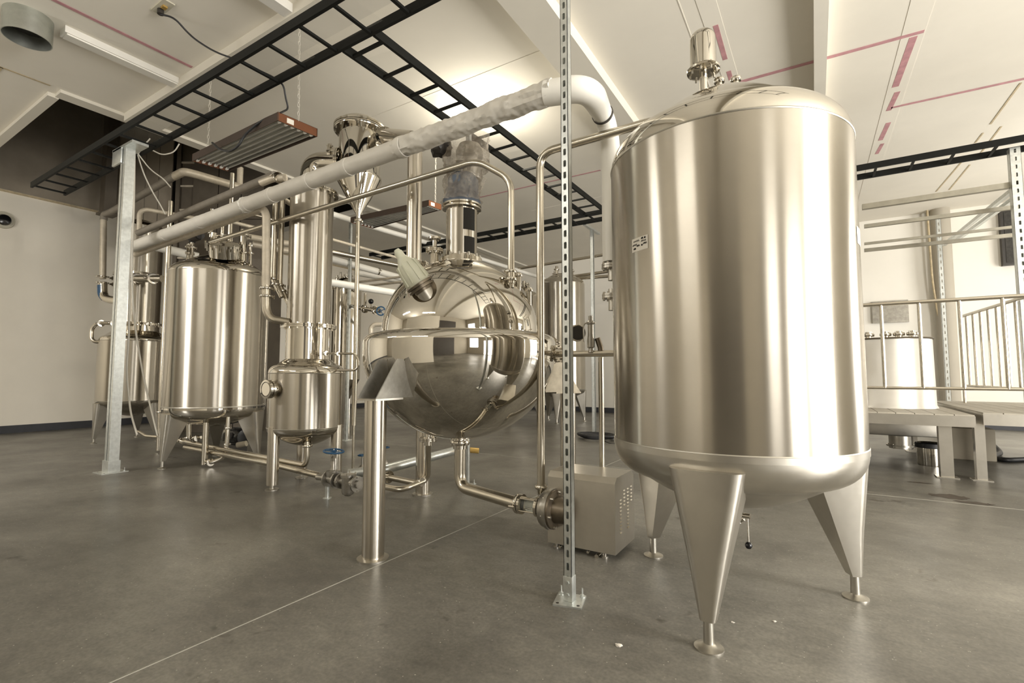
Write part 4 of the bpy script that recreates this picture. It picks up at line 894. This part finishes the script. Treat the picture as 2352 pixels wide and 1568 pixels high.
# ================================================================== BACKGROUND EVAPORATOR, PIPES
def ext(p, q, y=8.4):
    d = q - p; k = (y - q.y) / d.y; return [p, q, q + d * k]
S3 = D(792, 900, 9.4); S3.z = 0
t = thing('slim_evaporator', S3, 'slim polished vertical evaporator far behind, left of the sphere', 'evaporator')
B().lathe([(.27, 1.05), (.27, 2.78)], S3, Z, 48).build('shell', 'polished', t)
B().flange(S3 + V(0, 0, 2.80), Z, .33, .02, 16, .014).lathe([(.26, 2.8), (.24, 2.9), (.14, 3.0), (0, 3.02)], S3, Z, 40).build('lid', 'polished', t)
B().lathe([(.27, 1.05), (.06, .62), (.05, .45), (0, .45)], S3, Z, 40).build('cone', 'polished', t)
for i in range(3): a = i * 2.1; B().cyl(S3 + V(.24 * math.cos(a), .24 * math.sin(a), 0), S3 + V(.24 * math.cos(a), .24 * math.sin(a), 1.1), .03).build('leg', 'satin', t)
for i in range(5): q = S3 + V(-.2 + i * .1, -.08, 2.9); B().cyl(q, q + V(0, 0, .18 + .05 * (i % 2)), .02).clamp(q + V(0, 0, .12), Z, .035).build('nozzle', 'polished', t)
pipe('white_drain_pipe', ext(D(745, 646, 6.7), D(930, 676, 7.6)), .052, 'bright white plastic pipe between near column and sphere, lowest of three', 'whitepipe')
pipe('white_vent_pipe', ext(D(745, 590, 8.4), D(940, 643, 9.4)), .060, 'white plastic pipe with black joint band between column and sphere', 'whitepipe', clamps=[(D(870, 623, 9.0), D(940, 643, 9.4) - D(745, 590, 8.4), .064)])
pipe('white_vent_pipe', ext(D(815, 625, 9.6), D(945, 650, 10.2)), .06, 'dull white pipe just under the banded white pipe', 'whitepipe')
pipe('steel_header', ext(D(745, 575, 7.2), D(930, 612, 8.3)), .042, 'bright steel header pipe above the white pipes left of the lamp', 'satin')
pipe('steel_header', ext(D(745, 545, 7.0), D(925, 595, 8.3)), .022, 'thin dark conduit sloping above the bright steel header', 'beigepipe')
pipe('vent_conduit', [D(745, 486, 7.9), D(880, 528, 9.3), D(1060, 580, 11.8), D(1250, 640, 13.6)], .05, 'pale conduit running far under the ceiling behind the cyclone', 'whitepipe')
pipe('ceiling_strip', [D(870, 505, 9.6), D(1060, 565, 12.5)], .06, 'bright white strip under the far ceiling right of the cyclone', 'whitepipe')
pipe('sprinkler_pipe', [D(820, 648, 9.6), D(925, 635, 8.8)], .022, 'thin dark pipe ending left of the sphere, upper of two', 'beigepipe')
pipe('sprinkler_pipe', [D(848, 656, 9.8), D(925, 647, 9.0)], .022, 'thin dark pipe ending left of the sphere, lower of two', 'beigepipe')
pipe('wall_conduit', [D(1190, 617, 13.0), D(1400, 583, 11.6)], .035, 'steel pipe crossing the back wall above the far tanks, upper', 'satin')
pipe('wall_conduit', [D(1300, 637, 12.6), D(1400, 623, 11.9)], .04, 'steel pipe crossing the back wall right of the far tank, middle', 'satin')
pipe('wall_conduit', [D(1300, 641, 12.4), D(1400, 634, 11.7)], .04, 'steel pipe crossing the back wall right of the far tank, lowest', 'satin')
# valve set left of sphere
q = D(850, 710, 8.0)
t = thing('valve_manifold', q, 'small steel manifold with black knob and blue wheel left of the sphere', 'valve')
B().tube([D(800, 702, 9.1), D(822, 706, 8.0), D(875, 714, 8.0)], .035, 0).flange(D(838, 709, 8.0), X, .07, .012, 6, .01).flange(D(862, 712, 8.0), X, .07, .012, 6, .01).tube([D(838, 705, 8.0), D(839, 680, 8.0), D(839, 674, 8.0)], .025, 0).build('body', 'polished', t)
B().cyl(D(852, 708, 8), D(852, 692, 8), .012).build('stem', 'polished', t)
B().blob(D(852, 692, 7.98), .045, .045, .045, 0, 2).build('knob', 'knob', t)
c = D(875, 714, 7.9); e = V(.5, -.85, 0).normalized(); u, v, _ = frame(e)
b_ = B().tube([c + (u * math.cos(i / 20 * 6.2832) + v * math.sin(i / 20 * 6.2832)) * .07 for i in range(20)], .011, 0, 8, closed=True)
for i in range(4): b_.bar(c, c + (u * math.cos(i * 1.5708 + .5) + v * math.sin(i * 1.5708 + .5)) * .07, .016, .008)
b_.build('handwheel', 'blue', t)
# U bend at left of sphere
pipe('return_bend', [D(852, 1022, 7.6), D(852, 752, 7.6), D(860, 745, 7.6), D(885, 744, 7.6)], .035, 'grey bent pipe showing just left of the sphere rim', 'beigepipe', .08)

# far tanks right of sphere
def far_tank(px_, d_, R, label, zs=(.75, 3.25)):
    c = D(px_, 900, d_); c.z = 0; t = thing('storage_tank', c, label, 'tank', None)
    B().lathe([(R, zs[0]), (R, zs[1])], c, Z, 56).build('shell', 'brushed', t)
    B().lathe([(R + .001, zs[1])] + [(r, zs[1] + z) for r, z in head(R, .30, .14, 8)], c, Z, 56).build('top_head', 'polished', t)
    B().lathe([(R + .001, zs[0])] + [(r, zs[0] - z) for r, z in head(R, .25, .13, 8)], c, Z, 56).build('bottom_head', 'sheet', t)
    for a in (-80, 40, 160): vleg(t, c, R_(a), R + .01, zs[0] - .03, .1, .3, .06, .3, .05, 'dull', .06)
    for k, (dx, dy) in enumerate(((-.1, -.1), (.15, .0), (-.25, .1), (.3, -.1))): q = c + V(dx, dy, zs[1] + .15); B().cyl(q, q + V(0, 0, .32 - .04 * k), .04 + .01 * (k % 2)).clamp(q + V(0, 0, .24 - .03 * k), Z, .07).build('nozzle', 'polished', t)
    B().clamp(c + V(0, -R - .0, 1.9), Y, .12, .04).build('side_port', 'polished', t)
    return t
far_tank(1293, 12.0, .55, 'far upright tank against the back wall behind the foreground post', (.80, 3.35))
far_tank(1193, 13.0, .52, 'far upright tank half hidden behind the right edge of the sphere', (.80, 3.2))

# black hose on the floor under the far wall
def hose(name, pts, r, label, m='rubber', cat='hose'): return tag(B().tube(pts, r, .3, 10, 8).build(name, m), label, cat)
c = D(1372, 992, 8.8)
hose('hose_coil', [V(c.x + .30 * math.cos(i / 9 * 6.2832 * 2.2) * (1 + .06 * i), c.y + .35 * math.sin(i / 9 * 6.2832 * 2.2), .03 + .004 * i) for i in range(14)], .024, 'black hose coiled on the floor left of the large tank')
hose('floor_cable', [G(1400, 1008), G(1390, 1007), G(1388, 1013), G(1402, 1019), G(1420, 1019)], .008, 'thin black cable curving on the floor beside the coiled hose', 'rubber', 'cable')

# ================================================================== GROW LIGHTS
def grow_light(corners, h, label, flip=False):
    c = [V(p) for p in corners]     # near-right, far-right, far-left(?), near-left bottom corners in order around
    o = (c[0] + c[2]) / 2; t = thing('grow_light', o, label, 'light fixture', 'brown fluorescent light fixtures hung on chains')
    up = V(0, 0, h)
    for i in range(4):
        p, q = c[i], c[(i + 1) % 4]; inn = ((o - (p + q) / 2)); inn.z = 0; inn.normalize()
        B().prism([p, q, q + inn * .008, p + inn * .008], up).build('side_panel', 'brown' if i in (0, 2) else 'brownd', t)
    B().prism(c, V(0, 0, .004)).build('top_panel', 'brownd', t); t.children[-1].location.z += h - .004
    # reflector with corrugated profile between end 0-1 and end 3-2
    N = 12; b_ = B(); rows = []
    for i in range(N * 2 + 1):
        k = .03 + .94 * i / (N * 2); zz_ = .028 + (.010 if (i % 4) in (2,) else (.005 if i % 2 else 0.0))
        rows.append((b_.bm.verts.new(lerp(c[0], c[1], k) + V(0, 0, zz_) + (c[3] - c[0]).normalized() * .012), b_.bm.verts.new(lerp(c[3], c[2], k) + V(0, 0, zz_) - (c[3] - c[0]).normalized() * .012)))
    for A, Bq in zip(rows, rows[1:]): b_.bm.faces.new((A[0], A[1], Bq[1], Bq[0]))
    b_.build('reflector', 'reflector', t, smooth=False)
    for i in range(6):
        k = .10 + .16 * i; p = lerp(c[0], c[1], k) + V(0, 0, .014); q = lerp(c[3], c[2], k) + V(0, 0, .014); a = (q - p).normalized()
        B().cyl(p + a * .05, q - a * .05, .008, seg=12).build('tube', 'tube', t)
        for e in (p + a * .04, q - a * .04): B().cyl(e - a * .014, e + a * .014, .016, seg=12).build('socket', 'porcelain', t)
    pl = lerp(c[0], c[1], .3) + up * .45; ou = (c[0] - c[3]).normalized(); sd = (c[1] - c[0]).normalized()
    B().prism([pl - sd * .035 - V(0, 0, .025), pl + sd * .035 - V(0, 0, .025), pl + sd * .035 + V(0, 0, .025), pl - sd * .035 + V(0, 0, .025)], ou * .002).build('rating_label', 'paper', t)
    return t, c
g1 = [G(638, 276, 3.58), G(729, 314, 3.58), G(525, 394, 3.58), G(441, 370, 3.58)]
t1, c1 = grow_light(g1, .085, 'brown grow light fixture hanging below the long tray at upper left')
g2 = [G(985, 472, 3.58), G(1014, 482, 3.58), G(856, 525, 3.58), G(805, 511, 3.58)]
t2, c2 = grow_light(g2, .085, 'brown grow light fixture hanging beyond the cyclone, left of the sphere neck')
def chain(p, q, label):
    p, q = V(p), V(q); n = int((q - p).length / .045); b_ = B(); a = (q - p).normalized(); u, v, _ = frame(a)
    for i in range(n):
        c = lerp(p, q, (i + .5) / n); e = u if i % 2 else v; b_.tube([c + a * (.028 * math.cos(k / 8 * 6.2832)) + e * (.010 * math.sin(k / 8 * 6.2832)) for k in range(8)], .003, 0, 4, closed=True)
    return tag(b_.build('hanging_chain', 'wire'), label, 'chain', 'chains holding the grow lights')
chain(lerp(c1[0], c1[1], .5) + V(0, 0, .085), D(645, 30, 4.35) if False else V(*(lerp(c1[0], c1[1], .45).xy), HC), 'pale chain from ceiling to the near end of the upper left grow light')
chain(lerp(c1[3], c1[2], .4) + V(0, 0, .085), V(*(lerp(c1[3], c1[2], .4).xy), HC - .1), 'pale chain from ceiling to the far end of the upper left grow light')
chain(lerp(c2[0], c2[1], .5) + V(0, 0, .085), V(*(lerp(c2[0], c2[1], .5).xy), HC), 'pale chain from ceiling to the grow light left of the sphere neck')
chain(lerp(c2[3], c2[2], .5) + V(0, 0, .085), V(*(lerp(c2[3], c2[2], .5).xy), HC), 'pale chain from ceiling to the far end of the grow light beyond the cyclone')
# ceiling outlet plate with cord
jp = G(378, 12, HC)
t = thing('ceiling_outlet', jp, 'ceiling outlet plate with black plug at the top left', 'outlet')
B().box(jp - V(.17, .05, .012), jp + V(.10, .05, 0)).build('cover_plate', 'ivory', t)
B().cyl(jp - V(.08, 0, .06), jp - V(.08, 0, .01), .028, seg=16).build('plug', 'dark', t)
B().box(jp - V(.03, .02, .03), jp + V(.02, .02, -.012)).build('tag', 'orange', t)
k0 = jp - V(.08, 0, .06)
hose('power_cord', [k0, D(400, 40, 4.6), D(440, 85, 4.75), D(490, 118, 4.75), D(540, 136, 4.7), D(575, 152, 4.6), D(630, 178, 4.55), D(652, 195, 4.55), D(656, 225, 4.6), D(663, 250, 4.65), c1[0] + V(0, .02, .08)], .009, 'black power cord swooping from the ceiling outlet to the grow light', 'rubber', 'cable')
hose('fixture_cord', [D(635, 262, 4.62), D(595, 280, 4.7), D(560, 312, 4.75), D(548, 335, 4.75), D(530, 348, 4.8), D(505, 344, 4.9), D(488, 328, 5.05)], .012, 'black cord draped over the front side of the upper left grow light', 'rubber', 'cable')
# pale tubing hanging from the tray end
for i, pts in enumerate(([(303, 352, 5.95), (302, 450, 5.95), (298, 600, 5.95), (296, 780, 5.95), (290, 850, 5.95), (300, 950, 5.95), (315, 998, 5.95)],
                         [(309, 352, 6.0), (308, 460, 6.0), (302, 620, 6.0), (308, 740, 6.0), (330, 870, 6.05), (352, 960, 6.1), (362, 1000, 6.1)],
                         [(315, 352, 6.05), (330, 400, 6.15), (350, 440, 6.3), (368, 470, 6.4), (380, 492, 6.45)],
                         [(316, 352, 6.0), (345, 390, 6.15), (375, 410, 6.3), (392, 430, 6.4)],
                         [(345, 318, 6.1), (330, 335, 6.1), (318, 352, 6.0)], [(412, 330, 6.3), (400, 350, 6.3), (372, 356, 6.2), (350, 345, 6.15)])):
    hose('hanging_tube', [D(*p) for p in pts], .011 if i < 2 else .008, ['pale tubing hanging to the floor just right of the left strut post', 'pale tubing crossing down in front of the far evaporator pot', 'pale tubing swinging right from the tray end toward the slim upright pipe', 'shorter pale tubing arcing right from the tray end', 'pale wire bundle over the tray end', 'pale wire loop drooping from the tray beside the grow light'][i], 'wire', 'tubing')
# film hanging through trays
fb = B()
for i in range(6):
    x0_ = -3.36; y_ = 2.9 + i * .75; fb.quad((-3.36, y_, TZ + .01), (-3.03, y_ + .05, TZ + .02), (-3.03, y_ + .7, TZ + .0), (-3.36, y_ + .66, TZ + .015))
tag(fb.build('film_sheets', 'film2'), 'clear plastic film laid along the tray leading toward the lamp', 'plastic film')
fb = B()
for i in range(5):
    x_ = -7.0 + i * .85; fb.quad((x_, 2.3, TZ + .01), (x_ + .7, 2.3, TZ + .03), (x_ + .75, 2.63, TZ), (x_ + .05, 2.63, TZ + .02))
tag(fb.build('film_sheets', 'film2'), 'clear plastic film laid along the long tray at upper left', 'plastic film')

# bulb at ceiling
t = thing('ceiling_bulb', (-3.70, 5.26, HC), 'bright bare bulb in a ceiling socket shining beside the white pipe', 'lamp')
B().cyl((-3.70, 5.26, HC - .08), (-3.70, 5.26, HC), .04).build('socket', 'porcelain', t)
B().lathe([(.018, .10), (.03, .06), (.045, .03), (.048, 0), (.035, -.035), (0, -.05)], (-3.70, 5.26, HC - .19), Z, 24).build('bulb', 'bulb', t)
# strip light and duct collar at upper left
t = thing('duct_collar', (-6.75, 1.43, HC - .3), 'round galvanised duct collar open below the ceiling in the upper left corner', 'duct')
B().lathe([(.19, HC - .24), (.19, HC), (.182, HC), (.182, HC - .24), (.19, HC - .24)], (-6.62, 1.42, 0), Z, 40).build('collar', 'duct', t)
B().lathe([(0, HC - .10), (.180, HC - .10)], (-6.62, 1.42, 0), Z, 40).build('damper', 'darkvoid', t)
t = thing('strip_light', (-6.52, 2.2, HC - .1), 'long white strip light housing along the ceiling beside the duct collar', 'light fixture')
B().box((-6.61, 1.66, HC - .07), (-6.46, 2.74, HC)).build('housing', 'porcelain', t)
B().box((-6.595, 1.68, HC - .085), (-6.475, 2.72, HC - .07)).build('cover', 'whitepipe', t)
t = thing('strip_light', (-4.3, 2.2, HC - .1), 'white ceiling box cut by the top edge of the picture near the tray', 'light fixture')
B().box((-4.33, 1.6, HC - .09), (-4.2, 2.74, HC)).build('housing', 'porcelain', t)

# left wall camera, dark column, cabinet
q = onX(8, 505, XL); t = thing('wall_socket', q, 'round black wall fitting on a pale rose on the left wall', 'fitting')
B().lathe([(0, 0), (.17, 0), (.16, .03), (0, .03)], q, X, 28).build('rose', 'ivory', t); B().lathe([(0, .03), (.11, .03), (.09, .09), (0, .11)], q, X, 24).build('dome', 'knob', t)
cq = D(252, 380, 9.9); t = thing('steel_column', (cq.x, cq.y, 4.5), 'dark steel column hanging in the ceiling opening by the left wall', 'column')
B().box((cq.x - .10, cq.y - .10, 4.45), (cq.x + .14, cq.y + .10, ZR)).build('shaft', 'darkpanel', t); B().box((cq.x - .14, cq.y - .14, 4.42), (cq.x + .18, cq.y + .14, 4.47)).build('end_plate', 'darkpanel', t)
# tall brown equipment cabinet behind the tanks
ca = D(400, 500, 9.8); cb = D(604, 500, 9.8)
t = thing('equipment_cabinet', ((ca.x + cb.x) / 2, (ca.y + cb.y) / 2, 0), 'tall dark brown metal equipment cabinet in the shadow behind the mid-left tank', 'cabinet')
d_ = (cb - ca); d_.z = 0; W_ = d_.length; d_.normalize(); nrm = V(d_.y, -d_.x, 0); ca.z = 0
def pan(k0_, k1_, z0, z1, m, dep=0, n='panel'):
    p = ca + d_ * W_ * k0_ + nrm * dep; q = ca + d_ * W_ * k1_ + nrm * dep; p.z = q.z = z0
    return B().prism([p, q, q - nrm * .03, p - nrm * .03], V(0, 0, z1 - z0)).build(n, m, t)
B().prism([ca - nrm * .05, ca + d_ * W_ - nrm * .05, ca + d_ * W_ - nrm * .9, ca - nrm * .9], V(0, 0, 6.6)).build('carcass', 'darkpanel', t)
for z0, z1 in ((0, 2.4), (2.42, 4.3), (4.32, 6.6)):
    pan(.20, .48, z0, z1, 'darkpanel'); pan(.49, .74, z0, z1, 'darkpanel'); pan(.75, 1.0, z0, z1, 'darkpanel'); pan(.0, .045, z0, z1, 'darkpanel')
for i in range(12): pan(.045, .20, .5 + i * .5, .535 + i * .5, 'beigepipe', -.02, 'rung')
cc = D(268, 500, 10.3); cd = D(392, 500, 10.1); cc.z = cd.z = 3.9
t = thing('duct_casing', ((cc.x + cd.x) / 2, (cc.y + cd.y) / 2, 3.9), 'brown panelled duct casing hanging left of the equipment cabinet', 'duct')
d2 = (cd - cc); W2 = d2.length; d2.normalize(); n2 = V(d2.y, -d2.x, 0)
B().prism([cc - n2 * .02, cd - n2 * .02, cd - n2 * .5, cc - n2 * .5], V(0, 0, 2.8)).build('casing', 'darkvoid', t)
for i in range(4): p = cc + d2 * W2 * (i / 4 + .005); q = cc + d2 * W2 * ((i + 1) / 4 - .005); B().prism([p, q, q - n2 * .02, p - n2 * .02], V(0, 0, 2.8)).build('panel', 'brownwall', t)

# ================================================================== RIGHT SIDE: platform, railing, white tank etc
PZ = .70
def bench(x0, x1, y0, y1, z, label, legs):
    t = thing('work_platform', (x0, y0, 0), label, 'platform', 'low steel platforms')
    fr_ = B().box((x0, y0, z - .12), (x1, y0 + .05, z)).box((x0, y1 - .05, z - .12), (x1, y1, z)).box((x0, y0 + .052, z - .12), (x0 + .05, y1 - .052, z)).box((x1 - .05, y0 + .052, z - .12), (x1, y1 - .052, z)).build('frame', 'sheet', t)
    n = int((x1 - x0) / .16); w_ = (x1 - x0) / n
    for i in range(n): B().box((x0 + i * w_ + .004, y0 + .01, z), (x0 + (i + 1) * w_ - .004, y1 - .01, z + .012)).build('deck_board', 'plat', t)
    for lx_, ly_, lw in legs: B().box((lx_ - lw / 2, ly_ - .05, 0), (lx_ + lw / 2, ly_ + .05, z - .12)).box((lx_ - lw / 2 - .04, ly_ - .08, 0), (lx_ + lw / 2 + .04, ly_ + .08, .012)).build('leg', 'sheet', t)
    return t
b1 = G(2180, 1098); b2 = G(2243, 1098)
bench(-.75, 1.44, 7.08, 9.5, PZ, 'low steel platform behind the large tank, carrying the white cylinder', [(b1.x - .01, b1.y + .05, .115), (-.65, 7.2, .1), (1.2, 9.4, .1), (-.6, 9.4, .1)])
bench(1.50, 3.9, 7.08, 9.9, PZ + .03, 'low steel platform at the right edge beside the white cylinder platform', [(b2.x + .02, b2.y - .1, .085), (3.8, 7.2, .1), (3.8, 9.8, .1), (1.6, 9.8, .1)])
# railing 1 (front)
def railing(p0, p1, zb, zt, n, label, posts=(), r=.022):
    p0, p1 = V(p0), V(p1); t = thing('railing', p0, label, 'railing', 'tubular steel railings')
    for z in (zb, zt): B().tube([p0 + V(0, 0, z), p1 + V(0, 0, z)], r if z == zt else r * .8, 0).build('rail', 'satin', t)
    for i in range(n): c = lerp(p0, p1, i / (n - 1)); B().tube([c + V(0, 0, zb), c + V(0, 0, zt)], r * .85, 0, 12).build('baluster', 'satin', t)
    for k in posts: c = lerp(p0, p1, k); B().tube([c + V(0, 0, PZ + .01), c + V(0, 0, zb)], r * .9, 0, 12).lathe([(0, PZ + .01), (.045, PZ + .01), (.045, PZ + .02), (0, PZ + .02)], c, Z, 16).build('post', 'satin', t)
    return t
RY = 7.14; ra = onY(2004, 800, RY); rb = onY(2480, 800, RY)
railing((-.7, RY, 0), (3.8, RY, 0), ZZ(890, ra.x, RY), ZZ(700, ra.x, RY), 14, 'front tubular railing on the low platforms, right of the large tank', (0, 1))
far_ = V(1.80, 9.35, 0); near_ = V(1.93, 7.25, 0)
railing(far_, near_, .99, ZZ(728, far_.x, far_.y), 9, 'side railing running back along the platform edge at the right', (0, 1), .02)
railing(V(2.6, 9.3, 0), V(2.6, 7.25, 0), .99, 1.93, 9, 'second side railing at the far right edge of the picture', (0, 1), .02)
# white cylinder tank
wc_ = V(.83, 8.35, 0); t = thing('steel_drum', (wc_.x, wc_.y, PZ + .012), 'bright steel cylinder tank with dark lid rim standing on the platform', 'drum')
M['litsteel'] = mat('reflection-lightened steel', (.86, .84, .80), .4, .7, .04, 3, aniso=.7)  # bright surroundings mirrored in the drum, put in as a lighter base colour
rr = .50; ztp = ZZ(778, wc_.x, wc_.y - .3)
B().lathe([(0, PZ + .014), (rr + .02, PZ + .014), (rr, PZ + .05), (rr - .01, ztp)], wc_, Z, 64).build('shell', 'litsteel', t)
B().lathe([(rr, ztp - .01), (rr + .012, ztp), (rr, ztp + .012), (0, ztp + .03)], wc_, Z, 64).build('lid', 'darksteel', t)
for dx in (-.2, -.02, .12, .26): q = wc_ + V(dx, -.25, ztp); B().cyl(q, q + V(0, 0, .10), .04).clamp(q + V(0, 0, .06), Z, .06, .02).build('nozzle', 'polished', t)
q = onY(2045, 715, 13.9); t = tag(B().box((q.x - .33, 13.93, q.z - .25), (q.x + .33, 14.0, q.z + .25)).build('notice_board', 'charcoal' if False else 'castsilver'), 'grey panel fixed on the back wall above the bright cylinder', 'panel')
# round cable lump: black speaker on back wall
a = onY(2295, 485, 13.9); c = onY(2420, 600, 13.9)
t = thing('wall_grille', ((a.x + c.x) / 2, 13.9, c.z), 'dark square grille on the back wall at the right edge', 'grille')
B().box((a.x, 13.86, c.z), (c.x, 14.0, a.z)).build('frame', 'dark', t); B().box((a.x + .05, 13.85, c.z + .05), (c.x - .05, 13.87, a.z - .05)).build('mesh', 'charcoal', t)
# wall conduit with putty marks
q0 = onY(2142, 470, 13.8); t = thing('wall_duct', (q0.x, 13.8, 0), 'pale vertical duct with yellow sealant on the back wall behind the platform', 'duct')
B().cyl((q0.x + .12, 13.85, .2), (q0.x + .12, 13.85, q0.z), .17).build('casing', 'wallfar', t)
B().blob((q0.x + .04, 13.8, q0.z), .22, .08, .07, .3, 2, 2).build('sealant', 'putty', t)
B().tube([V(q0.x - .1, 13.78, q0.z - .05), V(q0.x - .08, 13.78, 3.2), V(q0.x - .02, 13.78, 2.4), V(q0.x + .2, 13.78, 1.6)], .02, .2).build('hose', 'putty', t)
# things under the platform
q = D(2080, 985, 7.0)
t = thing('transfer_duct', (q.x, q.y, .2), 'horizontal steel trough under the white cylinder platform', 'duct')
B().box((q.x - 1.1, q.y - .1, .28), (q.x + .42, q.y + .25, .52), 0, .02).build('trough', 'sheet', t); B().cyl((q.x - .06, q.y, .10), (q.x - .06, q.y, .28), .14, seg=24).flange((q.x - .06, q.y, .14), Z, .17, .012, 8, .008).build('outlet', 'dull', t)
q = G(2138, 1068); t = thing('steel_bucket', q, 'shiny steel bucket with black rim under the platform', 'bucket')
B().lathe([(0, 0), (.13, 0), (.135, .02), (.135, .22), (.145, .23), (.145, .27), (.13, .28), (.12, .27), (.12, .1), (0, .1)], q, Z, 32).build('body', 'polished', t)
B().lathe([(.137, .22), (.150, .225), (.150, .275), (.135, .285)], q, Z, 32).build('rim_band', 'rubber', t)
q = G(2225, 1056); t = tag(B().box((q.x - .18, q.y, .0), (q.x + .28, q.y + .35, .42), 0, .01).build('beige_box', 'card'), 'beige box standing on the floor behind the platform legs', 'box')
hose('drain_hose', [G(2262, 1020) + V(0, 0, .1), G(2285, 1040) + V(0, 0, .1), G(2300, 1045) + V(0, 0, .03), G(2275, 1055) + V(0, 0, .03), G(2310, 1062) + V(0, 0, .03), G(2400, 1058) + V(0, 0, .03)], .032, 'thick black hose curling out from behind the beige box at the right')
# floor debris and stain
for i, (px_, py_, s_) in enumerate(((1421, 1484, .012), (1778, 1428, .007), (1683, 1430, .006))):
    q = G(px_, py_); tag(B().blob((q.x, q.y, s_ * .5), s_ * 1.3, s_ * .7, s_ * .55, .5, 2, i).build('plaster_chip', 'rubble'), ['largest plaster chip on the floor left of the front tank foot', 'tiny plaster chip on the floor right of the front tank leg', 'dark little chip beside the front tank foot'][i], 'debris')
b_ = B(); q = G(2200, 1145); ring = []
for blob_c, sx_, sy_ in ((G(2180, 1140), .16, .10), (G(2240, 1155), .14, .05), (G(2110, 1108), .12, .03)):
    vs = [b_.bm.verts.new((blob_c.x + sx_ * (1 + .5 * noise.noise(V(math.cos(k / 40 * 6.2832) * 2, math.sin(k / 40 * 6.2832) * 2, sx_ * 30))) * math.cos(k / 40 * 6.2832), blob_c.y + sy_ * (1 + .6 * noise.noise(V(math.cos(k / 40 * 6.2832) * 3, math.sin(k / 40 * 6.2832) * 3, 5))) * math.sin(k / 40 * 6.2832), .0012)) for k in range(40)]
    b_.bm.faces.new(vs)
b_.build('spill_mark', 'stain', fl)
